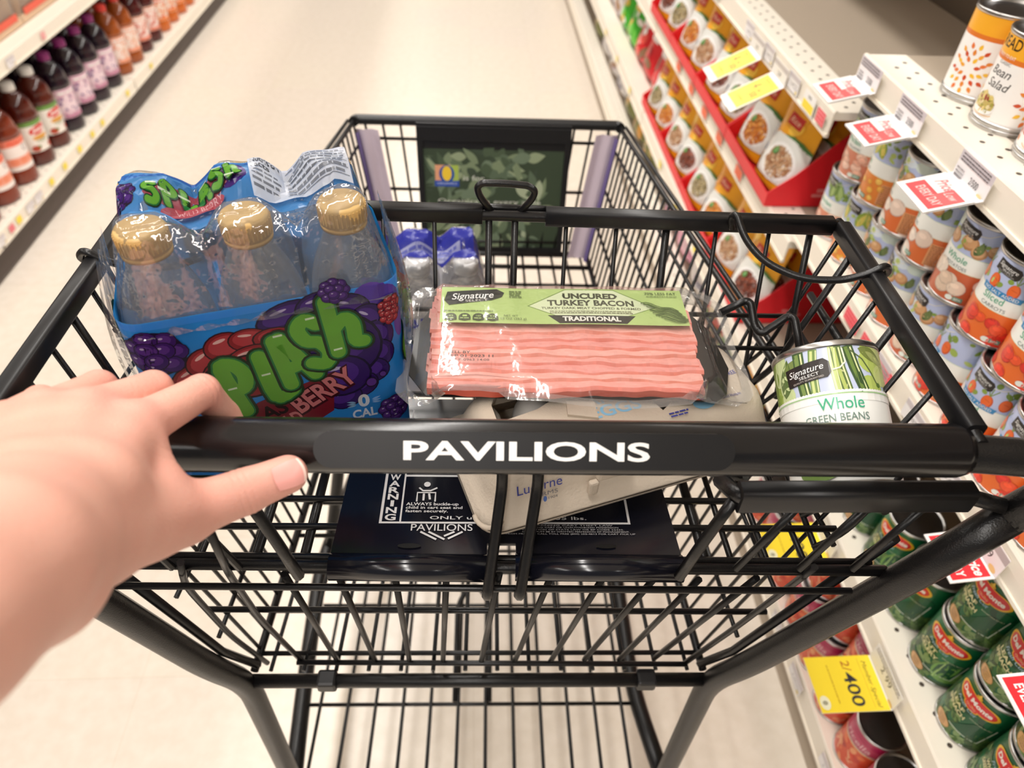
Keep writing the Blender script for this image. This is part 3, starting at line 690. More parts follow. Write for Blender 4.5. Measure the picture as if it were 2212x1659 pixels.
def spin_can(w1, w2, seed, leafpic='spinach'):
    rnd = random.Random(seed); p = Pr(); G0, G1 = H('0F5A35'), H('0B4429')
    rows = [(.05, H('35502A')), (1, G0)]
    for k in range(12): p.ell(rnd.uniform(-.11, .11), rnd.uniform(.02, .10), rnd.uniform(.01, .02), .01, rnd.choice([G0, G1, H('136A3E')]), n=12)
    gr = [H('4D6B36'), H('5F7D40'), H('38552A'), H('77925A'), H('2F4A26')]
    for k in range(90):
        x = rnd.uniform(-.058, .012); y = .008 + rnd.random() * (.058 - max(0, x + .02) * .9)
        p.leaf(x, y, rnd.uniform(.008, .016), rnd.uniform(.002, .0045), rnd.uniform(0, 6.28), rnd.choice(gr))
    if leafpic != 'spinach':
        for a in (.3, .7, 1.1, 1.5): p.leaf(.014, .018, .044, .008, a, H('6C9A48')); p.stroke([(.014, .018), (.014 + .036 * math.cos(a), .018 + .036 * math.sin(a))], .0012, H('A9C87E'))
    else:
        for k in range(30): p.leaf(rnd.uniform(.02, .06), rnd.uniform(.008, .035), .016, .005, rnd.uniform(0, 6), rnd.choice(gr))
    p.poly([(-.002, .0235), (.034, .0235), (.040, .064), (.0385, .064), (.0328, .0248), (-.002, .0248)], H('C9D2C2'))
    p.poly([(.000, .0255), (.0325, .0255), (.038, .060), (.020, .060)], H('0B4A2B'))
    # red shield emblem with a yellow outline
    def shield(s_, col):
        q = []
        for k in range(40):
            a = 2 * PI * k / 40; q.append((.002 + s_ * .0265 * math.copysign(abs(math.cos(a)) ** .8, math.cos(a)), .0855 + s_ * (.0092 + .0026 * math.cos(2 * a) ** 2 - .0022 * math.cos(4 * a)) * math.sin(a)))
        p.poly(q, col)
    shield(1.13, H('F0B828')); shield(1.0, H('D8262B'))
    p.ell(.002, .0735, .010, .0045, H('F0B828')); p.ell(.002, .0742, .009, .0040, H('D8262B'))
    p.ell(.002, .0985, .004, .0022, H('D9A526')); p.leaf(.002, .0975, .007, .0016, 1.57, H('E8C24A'))
    p.text('Del Monte', .002, .0822, .0072, H('F6EFE9'), .044, bold=.04); p.text('Quality', .002, .0738, .0034, H('F3B7A6'), .013)
    p.text('Fresh Cut', -.002, .0655, .0060, H('A9C8DC'), .030, shear=.4)
    p.text(w1, -.010, .0555, .0064, H('D9D3A0'), .024, bold=.03); p.text(w2, -.010, .0470, .0064, H('D9D3A0'), .034, bold=.03)
    p.text('WITH NATURAL SEA SALT', .022, .0585, .0022, H('C9D2B0'), .026)
    p.ell(-.010, .0155, .0125, .0085, H('B98A55')); p.ell(-.010, .0155, .0115, .0075, H('CFA06C'))
    for i, q in enumerate(('PICKED', 'PACKED', 'FRESH')): p.text(q, -.010, .0178 - i * .0036, .0024, H('6A4A2A'), .012)
    return can_body('x', cols=rows, pr=p)
K['spinach'] = spin_can('LEAF', 'SPINACH', 11); K['celery'] = spin_can('CUT', 'CELERY', 12, 'celery'); K['gbeans'] = spin_can('WHOLE', 'GREEN BEANS', 13)
def mag_can(seed):
    rnd = random.Random(seed); p = Pr(); rows = [(.58, H('D9583A')), (.60, H('E9B45A')), (.84, H('C2476A')), (1, H('AD2253'))]
    for k in range(60):
        c_ = rnd.choice([H('D9482E'), H('E87A4A'), H('C8402E'), H('EDA070'), H('B5352E')]); p.ell(rnd.uniform(-.11, .11), rnd.uniform(.006, .056), rnd.uniform(.004, .010), rnd.uniform(.003, .006), c_, rnd.uniform(0, 3), n=10)
    for k in range(16): p.stroke([(q := rnd.uniform(-.1, .1), rnd.uniform(.01, .05)), (q + .008, rnd.uniform(.01, .05))], .0022, H('F0B890'))
    p.text('ricella', -.004, .0735, .0125, H('EBB9C0'), .046, bold=.01, shear=.1); p.poly([(-.04, .0655), (.04, .0655), (.04, .0695), (-.04, .0695)], H('E6D0C0')); p.text('TOMATO ORGANIC DICED', 0, .0664, .0024, H('8A2A40'), .060)
    return can_body('x', cols=rows, pr=p)
K['magenta'] = mag_can(21)
for r_ in K.values():
    r_.location = (30, 0, -5)
used = set()
FACE = lambda d: AR - PI / 2 + math.radians(d)
def put(kind, x, y, z, turn, label, group=None):
    loc = A(x, y, z); rot = (0, 0, FACE(turn)); r = K[kind]
    if kind not in used: used.add(kind); r.location = loc; r.rotation_euler = rot
    else: r = dup(r, loc, rot, None, '')
    r['label'] = label
    if group: r['group'] = group
    elif 'group' in r: del r['group']
    return r
XC = .603
# potato / carrot shelf: two layers
row = [('beans', .997, 12, 'white bean can, farthest of the upper row under the red tags'), ('corn', .922, -28, 'orange corn can between the bean can and sliced potato cans, upper row'), ('sliced', .846, -32, 'sliced potato can beside the orange corn can, upper row'),
       ('sliced', .771, -30, 'sliced potato can beside the whole potato can, upper row'), ('whole', .695, 18, 'whole potato can with clear label in the upper row'), ('carrot', .620, 25, 'sliced carrot can beside the whole potato can, upper row'),
       ('carrot', .545, 22, 'second sliced carrot can of the upper row, cut by the picture edge'), ('carrot', .470, 22, 'third sliced carrot can of the upper row, at the picture edge')]
for kd, y, tn, lb_ in row: put(kd, XC, y, .708 + CH, tn, lb_)
row2 = [('beans', 1.012, 10, 'white bean can at the bottom far end of the stacked cans'), ('corn', .936, 20, 'green-topped corn can low in the stack, beside the bottom bean can'), ('sliced', .860, -25, 'sliced potato can in the lower row, farthest of its three'), ('sliced', .785, -20, 'sliced potato can in the lower row, middle of its three'),
        ('whole', .709, 8, 'whole potato can in the lower row behind the cart side bar'), ('carrot', .634, -35, 'blue-ribbon carrot can in the lower row, farthest of its four'), ('carrot', .560, 15, 'blue-ribbon carrot can in the lower row, second of four'),
        ('carrot', .485, 18, 'blue-ribbon carrot can in the lower row, third of four, above the cart frame'), ('carrot', .410, 18, 'blue-ribbon carrot can in the lower row, nearest of four')]
for kd, y, tn, lb_ in row2: put(kd, XC, y, .708, tn, lb_)
for i, y in enumerate((.97, .89, .815, .74, .665, .59, .515, .44)):
    for zz in (0, CH): put(('beans', 'sliced', 'sliced', 'whole', 'carrot', 'carrot', 'carrot', 'carrot')[i], XC + .078, y, .708 + zz, 10, 'vegetable can in the second rank behind the front potato and carrot cans', 'second rank of vegetable cans')
# dark green cans on the shelf below
spx = XC + .018
g1 = [('spinach', .490, 4, 'spinach can standing alone in front, farthest before the cart frame'), ('celery', .411, 20, 'green can with celery leaf picture, lower row'), ('spinach', .333, 12, 'spinach can in the lower row beside the celery-leaf can'), ('gbeans', .257, 12, 'green bean can in the lower row at the bottom edge'),
      ('spinach', .72, 20, 'spinach can seen through the cart side under the sleeved bar'), ('spinach', .645, 25, 'spinach can lower row, behind the cart frame tube'), ('celery', .568, 20, 'celery-leaf can hidden behind the cart frame tube'), ('gbeans', .80, 20, 'green can at far end seen through the child seat wires'), ('spinach', .88, 20, 'farthest green spinach can of the shelf')]
for kd, y, tn, lb_ in g1: put(kd, spx, y, .415, tn, lb_)
g2 = [('spinach', .411, 8, 'spinach can stacked on the celery-leaf can'), ('spinach', .336, 8, 'spinach can stacked in the upper row beneath the red card'), ('gbeans', .260, 8, 'whole green bean can of the upper row, bottom right corner')]
for kd, y, tn, lb_ in g2: put(kd, spx + .004, y, .415 + CH, tn, lb_)
for y in (.53, .45, .37, .29, .21): put('spinach', spx + .082, y, .415, 10, 'green can in the second rank behind the front spinach cans', 'second rank of green cans')
# magenta cans on the base shelf
for i, (y, z, x, lb_) in enumerate(((.408, .14, .608, 'magenta tomato can with open dark lid in view, nearest on base shelf'), (.485, .14, .602, 'magenta tomato can below the big yellow tag'), (.562, .14, .602, 'magenta tomato can beside the cart frame, third from nearest'), (.640, .14, .602, 'magenta tomato can behind the cart frame on base shelf'),
                     (.717, .14, .602, 'magenta tomato can under the small yellow tag'), (.795, .14, .602, 'magenta tomato can seen through the rear gate wires'), (.872, .14, .602, 'farthest magenta tomato can of the base shelf'), (.332, .14, .602, 'magenta tomato can at the very bottom edge of the picture'))):
    put('magenta', x, y - .014, z, 25 - i * 3, lb_)
for i, y in enumerate((.490, .566, .643, .72, .80)): put('magenta', .612, y - .014, .14 + CH, 20, 'magenta tomato can stacked on top of the base row, %s along' % ORD[i], 'stacked magenta cans')
for y in (.525, .60, .68): put('magenta', .684, y - .014, .14, 20, 'magenta tomato can behind the front row on base shelf', 'magenta cans in second rank')
# tall white bean salad cans
def salad():
    r = .0410; h = .105; p = Pr(); rnd = random.Random(5)
    rows = [(.08, H('EDEBEA')), (.72, WHITE), (.775, H('E07A2C')), (1, H('F5B02E'))]
    p.text('READ', .003, .1005, .0135, H('2A1D14'), .034, bold=.01); p.text('READY-TO-EAT', .004, .0895, .0040, WHITE, .030)
    p.text('CLASSIC', .008, .0815, .0036, H('4A4542'), .018); p.text('Bean', .008, .0670, .0110, H('2A2624'), .030, shear=.25); p.text('Salad', .012, .0520, .0110, H('2A2624'), .032, shear=.25)
    pc = [H('F0A93A'), H('E58A33'), H('CF5026'), H('F5C13B'), H('E77B3A')]
    for cx in (-.040, .066):
        for ring, n in ((.007, 7), (.014, 10), (.021, 13)):
            for k in range(n):
                a = 2 * PI * (k + ring * 40) / n; x, y = cx + ring * .9 * math.cos(a), .046 + ring * 1.25 * math.sin(a)
                if abs(x - .010) < .020 and y > .030: continue
                p.leaf(x, y, .0085, .0024, a, pc[(k + int(ring * 300)) % 5])
    p.ell(.004, .030, .017, .013, H('C9B46A'))
    for k in range(46):
        a, q = rnd.uniform(0, 6.28), rnd.random() ** .5; p.ell(.004 + .016 * q * math.cos(a), .031 + .012 * q * math.sin(a), rnd.uniform(.0018, .0042), rnd.uniform(.0014, .0028), rnd.choice([H('A9A04E'), H('9C3A34'), H('E5CF86'), H('C9BB5A'), H('7E7A3A'), H('EAD9A8')]), rnd.uniform(0, 3), n=9)
    q = [(.004 + .0185 * math.cos(a), .0265 + .0100 * math.sin(a)) for a in np.linspace(PI, 2 * PI, 14)] + [(.004 + .0175 * math.cos(a), .0265 + .0035 * math.sin(a)) for a in np.linspace(2 * PI, PI, 14)]
    p.poly(q, WHITE); p.stroke([(.004 + .0185 * math.cos(a), .0200 + .0045 * math.sin(a)) for a in np.linspace(PI * 1.05, PI * 1.95, 12)], .0008, H('E0A23E'))
    p.text('NET WT 15 OZ (425g)', .0, .0085, .0026, H('8A8684'), .030)
    p.t = [([(u, v * .861) for u, v in P], c_, q) for P, c_, q in p.t]
    t = can_body('x', r, h, rows, p); p2 = MB().lathe([(r + .0002, .0045), (r + .0012, .007), (r + .0012, .0085), (r + .0002, .0105)], 36); p2.build('base_bead', M['metal'], t)
    return t
K['salad'] = salad()
for x, y, tn, lb_ in ((.648, .898, 82, 'white and yellow bean salad can, farthest on the top right shelf'), (.642, .812, -6, 'white and yellow bean salad can, middle of the top right shelf'), (.645, .722, 14, 'white and yellow bean salad can, nearest at the picture edge')):
    put('salad', x, y, .9805, tn, lb_)
# ---------------------------------------------------------------- price tags
def tagcard(label, x, y, z, tp, w_=.064, tilt=0, cat='price tag'):
    """card hanging from the shelf channel; z is the top of the channel"""
    if tp in ('red', 'yellow', 'big', 'price'): x -= .002
    t = thing('price_tag', label, cat, A(x, y, z), (0, 0, AR - PI / 2)); m = MB(); p = Pr()
    if tp == 'red':
        p.rect(-w_ / 2, -.036, w_ / 2, 0, H('F4F1F2')); p.rect(-w_ / 2, -.012, w_ / 2, -.001, H('CFC9CE')); p.lines(-w_ / 2 + .004, -.0045, w_ / 2 - .006, 3, .0035, .0015, H('6A6468'))
        p.text('2/500', .008, -.026, .0078, INK, .017); p.lines(-w_ / 2 + .004, -.020, -w_ / 2 + .02, 4, .004, .0014, H('8A8588')); p.ell(w_ / 2 - .009, -.029, .005, .003, H('F0D9A6'))
        p.rect(-w_ / 2, -.074, w_ / 2, -.036, WHITE); p.rect(-w_ / 2 + .006, -.069, w_ / 2 - .004, -.054, H('EF5A5E')); p.text('Price', -.008, -.0485, .0088, H('F0878A'), .026, shear=.3, bold=.03); p.rect(.004, -.058, w_ / 2 - .004, -.042, H('EE6A6C'))
        p.text('EVERY DAY', .004, -.064, .0068, H('F9C9C6'), .044, bold=.02); p.text('Low', .016, -.051, .0070, H('F9D5D2'), .018, shear=.3); hh = .074
    elif tp == 'price':
        p.rect(-w_ / 2, -.036, w_ / 2, 0, H('F4F1F2')); p.rect(-w_ / 2, -.011, w_ / 2, -.001, H('BDB4B4')); p.text('1 49', .002, -.024, .010, INK, .020); p.ell(w_ / 2 - .010, -.029, .006, .004, H('F0D08A')); p.lines(-w_ / 2 + .003, -.017, -w_ / 2 + .02, 4, .004, .0014, H('8A8588'))
        p.rect(-w_ / 2, -.086, w_ / 2, -.036, WHITE); p.rect(-w_ / 2 + .003, -.082, w_ / 2 - .003, -.038, H('E8333B')); p.text('Low Price', 0, -.054, .0115, WHITE, .052, shear=.25, bold=.03); p.text('EVERY DAY', 0, -.074, .0095, WHITE, .050, bold=.03); hh = .086
    elif tp == 'yellow':
        p.rect(-w_ / 2, -.034, w_ / 2, 0, H('F2EFF0')); p.rect(-w_ / 2, -.010, w_ / 2, -.002, H('C6BFC2')); p.text('2.99', .0, -.024, .0085, INK, .018); p.rect(-w_ / 2, -.108, w_ / 2, -.034, WHITE); p.rect(-w_ / 2 + .003, -.098, w_ / 2 - .003, -.036, H('FBE04A'))
        p.text('Member Price', 0, -.044, .0055, H('B98A2A'), .042, shear=.2); p.text('4', -.012, -.066, .017, H('8A6A1E'), .012); p.text('for', .010, -.062, .007, H('8A6A1E'), .014); p.text('500', .012, -.074, .010, H('7A5A1A'), .022); p.text('EXP 09/30', -.0, -.088, .004, H('A98A2A'), .03); hh = .108
    elif tp == 'big':
        p.rect(-w_ / 2, -.040, w_ / 2, 0, H('F2EFEE')); p.text('2 99', .002, -.022, .0105, INK, .028); p.lines(-w_ / 2 + .004, -.005, w_ / 2 - .004, 2, .004, .0016, H('8A8588')); p.ell(w_ / 2 - .008, -.033, .006, .003, H('EFC95A'))
        p.rect(-w_ / 2, -.168, w_ / 2, -.040, H('FFE23A')); p.text('Member Special', .002, -.060, .0085, H('6A5A2A'), .064, shear=.25); p.stroke([(-w_ / 2 + .004, -.066), (w_ / 2 - .004, -.066)], .0006, H('B99A2A'))
        p.text('2/', -.024, -.100, .0165, H('B4502A'), .014); p.text('400', .008, -.104, .0230, H('34343C'), .046, bold=.012); p.lines(-w_ / 2 + .012, -.130, w_ / 2 - .01, 1, .004, .0018, H('C9A02A')); p.ell(w_ / 2 - .013, -.156, .0095, .0095, H('F4F0D0')); p.ell(w_ / 2 - .013, -.156, .003, .005, H('A9A58A')); hh = .168
    elif tp == 'chip':
        p.rect(-w_ / 2, -.030, w_ / 2, 0, WHITE); p.rect(-w_ / 2 + .002, -.028, w_ / 2 - .002, -.014, YEL); p.text('99', 0, -.010, .006, INK, .014); hh = .030
    elif tp == 'slip':
        p.rect(-w_ / 2, -.028, w_ / 2, 0, H('F2EFF0')); p.rect(-w_ / 2, -.009, w_ / 2, -.001, H('CCC4C8')); p.text('3.49', -.004, -.020, .0065, H('7A757A'), .016); p.lines(w_ / 2 - .02, -.015, w_ / 2 - .003, 2, .005, .0018, H('AAA4AA')); p.rect(w_ / 2 - .010, -.0265, w_ / 2 - .003, -.0215, H('EBD27A')); hh = .028
    else:   # small coloured sticker
        p.rect(-w_ / 2, -.022, w_ / 2, 0, tp); p.lines(-w_ / 2 + .003, -.006, w_ / 2 - .003, 3, .006, .002, tuple(min(1, q * 1.5 + .12) for q in tp)); hh = .022
    vb, an, k = {'red': (-.030, 76, 1.45), 'yellow': (-.030, 62, 1.25), 'big': (-.036, 88, .72), 'price': (-.034, 80, .9)}.get(tp if isinstance(tp, str) else '', (-9, 0, 1)); an = math.radians(an)
    p.cut(vb)
    def fold(u, v, h):
        if v >= vb: return (u, -h, v)
        q = (vb - v) * k; return (u, -h * math.cos(an) - q * math.sin(an), vb - q * math.cos(an) + h * math.sin(an))
    ys = [0, max(vb, -hh)] + ([-hh] if vb > -hh else [])
    for a, b in zip(ys, ys[1:]):
        V = [fold(u, v, h) for h in (.0004, .0010) for u, v in ((-w_ / 2, a), (w_ / 2, a), (w_ / 2, b), (-w_ / 2, b))]
        m.add(V, [(0, 1, 2, 3), (7, 6, 5, 4), (0, 4, 5, 1), (1, 5, 6, 2), (2, 6, 7, 3), (3, 7, 4, 0)], H('F2EFEC'))
    p.into(m, lambda u, v, h: fold(u, v, .0010 + h)); m.build('card', M['print'], t)
    return t
XT = XR - .0035
tagcard('pink price card, farthest of three below the bean salad shelf', XT, .995, .985, 'red', .066, 12)
tagcard('pink price card, middle of three below the bean salad shelf', XT, .866, .983, 'red', .066, 14)
tagcard('pink price card, nearest of three below the bean salad shelf', XT, .708, .983, 'red', .068, 14)
tagcard('yellow sale tag hanging from the empty shelf, farther one', XT - .002, 1.425, .880, 'yellow', .072, 10)
tagcard('yellow sale tag hanging from the empty shelf, nearer one', XT - .002, 1.288, .880, 'yellow', .072, 10)
tagcard('big yellow two for 4.00 tag over the magenta cans', XT, .402, .414, 'big', .076, 8)
tagcard('small yellow tag partly hidden behind the cart frame', XT, .628, .414, 'big', .070, 8)
tagcard('red everyday low price card marked 1.49', XT, .415, .705, 'price', .062, 10)
tagcard('red price card at the right picture edge over the spinach cans', XT, .252, .700, 'price', .07, 16)
tagcard('white shelf label with yellow strip near the end of the empty shelf', XT, 1.150, .880, 'chip', .05, 0)
tagcard('pink sticker at the near end of the empty shelf edge', XT, 1.095, .876, H('F0606A'), .034, 0)
for i, y in enumerate((1.19, 1.33, 1.46, 1.72)): tagcard('white price slip in the empty shelf edge, %s along' % ORD[i], XT + .001, y + .04, .881, 'slip', .052, 0).__setitem__('group', 'white slips on the empty shelf')
for i, y in enumerate((1.36, 1.52, 1.66, 1.80, 1.95)): tagcard('orange sticker on the edge under the red pouch trays, %s along' % ORD[i], XT, y, .644, H('F0602E'), .045, 0).__setitem__('group', 'orange shelf stickers')
for i, y in enumerate((.59, .64, .70)): tagcard('pink sticker on the shelf edge below the lower cans, %s along' % ORD[i], XT, y + .10, .700, H('EE4A58'), .046, 0).__setitem__('group', 'pink shelf stickers')
for i, y in enumerate((.50, .60, .70)): tagcard('white price slip on the edge of the potato can shelf, %s along' % ORD[i], XT, y, .705, 'slip', .05, 0).__setitem__('group', 'white slips on the potato shelf')
for i, y in enumerate((.372, .52, .62)): tagcard('white price slip on the edge of the magenta can shelf, %s along' % ORD[i], XT, y, .137, 'slip', .05, 0).__setitem__('group', 'white slips on the base shelf')
for i, y in enumerate((1.5, 1.72, 1.95, 2.5, 2.8, 3.1)): tagcard('yellow sticker on the far right lower shelf edge, %s along' % ORD[i], XT, y, .364, H('F5D83A'), .03, 0).__setitem__('group', 'yellow stickers on the far right shelf')
def ltag(label, y, z, col, group, w_=.03):
    t = tagcard(label, XL + .003, y, z, col, w_, 0); t.rotation_euler = (0, 0, AR + PI / 2); t['group'] = group
for i, y in enumerate((2.02, 2.26, 2.37, 2.50, 2.62, 2.72, 3.0, 3.3)): ltag('yellow sticker on the left base shelf edge, %s along' % ORD[i], y, .121, H('F5D83A'), 'yellow stickers on the left shelf')
ltag('red sticker low on the left base shelf edge', 1.97, .121, H('E8707A'), 'red stickers on the left shelf'); ltag('pink sticker on the upper left shelf edge', 2.55, .488, H('F0A0A0'), 'pink stickers on the left shelf')
for i, y in enumerate((1.9, 2.1, 2.16)): ltag('white slip on the left base shelf edge, %s along' % ORD[i], y, .122, 'slip', 'white slips on the left shelf', .05)
ltag('white slip on the upper left shelf edge', 2.32, .49, 'slip', 'white slip on the upper left shelf', .05)
# ---------------------------------------------------------------- six-packs in shrink film
PX, PY, HW, HD, CRN = .0595, .0272, .0885, .0562, .017
def hull(s_, off=0):
    """point on the rounded outline, s_ in metres from the middle of the front face, counter-clockwise seen from above"""
    a, b = HW - CRN, HD - CRN; q = PI * CRN / 2; per = 4 * a + 4 * b + 4 * q; s_ = s_ % per
    segs = [(a, 's', (0, -HD), (1, 0)), (q, 'c', (a, -b), -PI / 2), (2 * b, 's', (HW, -b), (0, 1)), (q, 'c', (a, b), 0), (2 * a, 's', (a, HD), (-1, 0)), (q, 'c', (-a, b), PI / 2), (2 * b, 's', (-HW, b), (0, -1)), (q, 'c', (-a, -b), PI), (a, 's', (-a, -HD), (1, 0))]
    for ln, k, p, d in segs:
        if s_ <= ln + 1e-9:
            if k == 's':
                n = (d[1], -d[0]); return (p[0] + d[0] * s_ + n[0] * off, p[1] + d[1] * s_ + n[1] * off)
            t = d + s_ / CRN; return (p[0] + (CRN + off) * math.cos(t), p[1] + (CRN + off) * math.sin(t))
        s_ -= ln
    return (0, -HD)
PER = 4 * (HW - CRN) + 4 * (HD - CRN) + 2 * PI * CRN
def drape(x, y, top):
    dh = math.hypot(max(0, abs(x) - PX), max(0, abs(y) - PY)); d = 9
    for i in (-1, 0, 1):
        for j in (-1, 1): d = min(d, math.hypot(x - i * PX, y - j * PY))
    sag = max(0, min(d, .0300) - .0155)
    z = top - sag * 1.25 * (1 - .25 * (dh > 0)) + .0008 * math.sin(x * 230 + y * 90) + .0006 * math.sin(y * 310 - x * 120)
    return z - max(0, dh - .0135) * 3.1
def bottle_pack(name, label, capmat, capcol, prints, toppr, hb, zl, loc, rot, back=None):
    t = thing(name, label, 'drink pack', loc, rot)
    r = .0284; top = hb + .0012
    prof = [(.012, .003), (r * .8, .0015), (r * .97, .004), (r, .010), (r, .06), (r * .965, .066), (r, .072), (r, hb - .072), (r * .985, hb - .066), (r * .93, hb - .055), (r * .78, hb - .041), (r * .56, hb - .027), (.0135, hb - .0205), (.0135, hb - .014)]
    bm_ = MB().lathe(prof, 26); cm = MB()
    cm.lathe([(.0150, hb - .0175), (.0152, hb - .0150), (.0146, hb - .0145), (.0152, hb - .014), (.0152, hb - .002), (.0140, hb), (.004, hb + .0001)], 36)
    for k in range(36):
        a = 2 * PI * k / 36; cm.box((.0153 * math.cos(a), .0153 * math.sin(a), hb - .0075), (.0007, .0010, .0095), rot=Matrix.Rotation(a, 3, 'Z'))
    bme, cme = bm_.mesh('bottle', M['pet']), cm.mesh('cap', capmat)
    for i in (-1, 0, 1):
        for j in (-1, 1):
            b = bpy.data.objects.new('bottle', bme); C.objects.link(b); b.parent = t; b.location = (i * PX, j * PY, 0)
            c_ = bpy.data.objects.new('cap', cme); C.objects.link(c_); c_.parent = b
    lb = MB(); n = 144
    lb.grid(lambda u, v: (*hull(u * PER), .003 + v * (zl - .003)), n, 4, capcol)
    def on_lab(u, v, h): x, y = hull(u, h); return (x, y, v)
    if prints: prints.into(lb, on_lab, None, .00011, 0, PER / n)
    lb.build('printed_sleeve', M['sleeveprint'], t, label=back)
    fm = MB(); nu, nv = 110, 26
    def fpt(u, v):
        bx, by = hull(u * PER, .0012); cx = max(-PX, min(PX, bx)); k = v ** .9
        x, y = bx + (cx - bx) * k, by * (1 - k); zz = drape(x, y, top); lo = zl - .012
        w_ = min(1, max(0, (zz - lo) / .05)); j = .0011 * math.sin(u * 190) * (1 - v) ** 2
        return (x + j * bx * 14, y + j * by * 14, max(lo + v * .03, zz) + .0006)
    fm.grid(fpt, nu, nv); fm.build('shrink_film', M['film'], t, label='clear crinkled shrink film')
    # film gathered at both ends
    for s_ in (-1, 1):
        g = MB(); g.grid(lambda u, v: (s_ * (HW + .002 + .007 * math.sin(PI * v) * (1 + .4 * math.sin(u * 31))), (-.8 + 1.6 * u) * (HD - .01) * (1 - .35 * v), .05 + v * (hb - .075) + .002 * math.sin(u * 22)), 22, 12)
        g.build('film_end', M['film'], t, label='gathered film at the end of the pack')
    if toppr:
        m = MB(); toppr.into(m, lambda u, v, h: (u, v, drape(u, v, top) + .0010 + h), .0045, .00035); m.build('top_panel', M['sleeveprint'], t, label='blue printed panel across the film top')
    return t
# label graphics of the berry drink
BL, BL2 = H('2F92E4'), H('48A6EE')
INKP = H('2A1A3A')
def berry(p, x, y, r, c0, c1, c2, n=9, seed=0):
    rnd = random.Random(seed); p.ell(x, y, r * 1.05, r * 1.02, INKP, n=22); pts = []
    for k in range(n): a = 2 * PI * k / n; pts.append((x + r * .72 * math.cos(a), y + r * .70 * math.sin(a)))
    for k in range(3): a = 2 * PI * k / 3 + .4; pts.append((x + r * .32 * math.cos(a), y + r * .32 * math.sin(a)))
    for qx, qy in pts:
        p.ell(qx, qy, r * .43, r * .41, INKP, n=12); p.ell(qx, qy, r * .39, r * .37, c0, n=12); p.ell(qx - r * .04, qy + r * .05, r * .28, r * .22, c1, n=10); p.ell(qx - r * .10, qy + r * .13, r * .08, r * .05, c2, n=7)
PU0, PU1, PU2 = H('4A2380'), H('6A3BA0'), H('D8C8EE'); RE0, RE1, RE2 = H('B02A38'), H('D2505A'), H('F6D6D2')
GR0, GR1, GR2 = H('1E3A1C'), H('2E8C48'), H('7CC244')
p = Pr(); s0 = p
p.rect(-.09, .160, .09, .166, BL2)
for x, y, a, b, rt in ((.080, .150, .010, .016, .5), (.066, .158, .012, .010, .6), (.088, .128, .006, .014, 0), (.074, .163, .004, .003, .8)): p.ell(x, y, a, b, H('6A4AB0'), rt, n=14)
for x, y, a, b, rt in ((.012, .152, .020, .011, .3), (.033, .156, .015, .011, .2), (.052, .151, .014, .011, -.3), (.064, .139, .012, .012, -.6), (.069, .123, .011, .013, 0), (.068, .107, .011, .012, 0), (.062, .092, .012, .011, 0), (.052, .080, .013, .011, .4), (.040, .070, .012, .010, .4), (.030, .140, .02, .014, 0), (.046, .118, .024, .026, 0), (.040, .092, .020, .018, 0)):
    p.ell(x, y, a * 1.08, b * 1.1, H('21123E'), rt, n=20); p.ell(x, y, a, b, H('3C1D72'), rt, n=20); p.ell(x - a * .1, y + b * .15, a * .72, b * .62, H('58309A'), rt, n=18); p.ell(x - a * .25, y + b * .45, a * .30, b * .10, H('DCD0F2'), rt, n=10)
for x, y, a, b, rt in ((-.055, .116, .014, .010, .5), (-.044, .127, .013, .011, .6), (-.030, .137, .013, .011, .3), (-.014, .139, .013, .009, -.1), (.004, .136, .016, .009, -.15), (-.034, .118, .015, .010, .4), (-.016, .124, .016, .010, .2), (.000, .122, .014, .009, 0), (-.050, .105, .012, .009, .4), (-.02, .108, .03, .018, 0)):
    p.ell(x, y, a * 1.08, b * 1.1, H('3A1220'), rt, n=20); p.ell(x, y, a, b, H('A82A34'), rt, n=20); p.ell(x, y + b * .12, a * .82, b * .70, H('CC4650'), rt, n=18); p.ell(x - a * .2, y + b * .48, a * .34, b * .12, H('F7DAD4'), rt, n=10)
LET = {'S': [(.55, .85), (.30, 1), (.02, .86), (.10, .60), (.42, .48), (.56, .24), (.34, .02), (.0, .12)], 'P': [(.05, 0), (.10, .95), (.42, .98), (.58, .74), (.42, .50), (.12, .46)], 'L': [(.12, 1), (.06, .08), (.55, .10)],
       'A': [(.0, .02), (.24, .98), (.36, .98), (.62, .02), None, (.14, .34), (.48, .34)], 'H': [(.08, 1), (.04, .0), None, (.06, .45), (.36, .62), (.52, .48), (.50, .16), (.66, .10)]}
def smooth(q, n=4):
    if len(q) < 3: return q
    o = []
    for i in range(len(q) - 1):
        a = q[max(0, i - 1)]; b = q[i]; c_ = q[i + 1]; d = q[min(len(q) - 1, i + 2)]
        for k in range(n):
            t = k / n; o.append(tuple(.5 * ((2 * b[j]) + (-a[j] + c_[j]) * t + (2 * a[j] - 5 * b[j] + 4 * c_[j] - d[j]) * t * t + (-a[j] + 3 * b[j] - 3 * c_[j] + d[j]) * t ** 3) for j in (0, 1)))
    o.append(q[-1]); return o
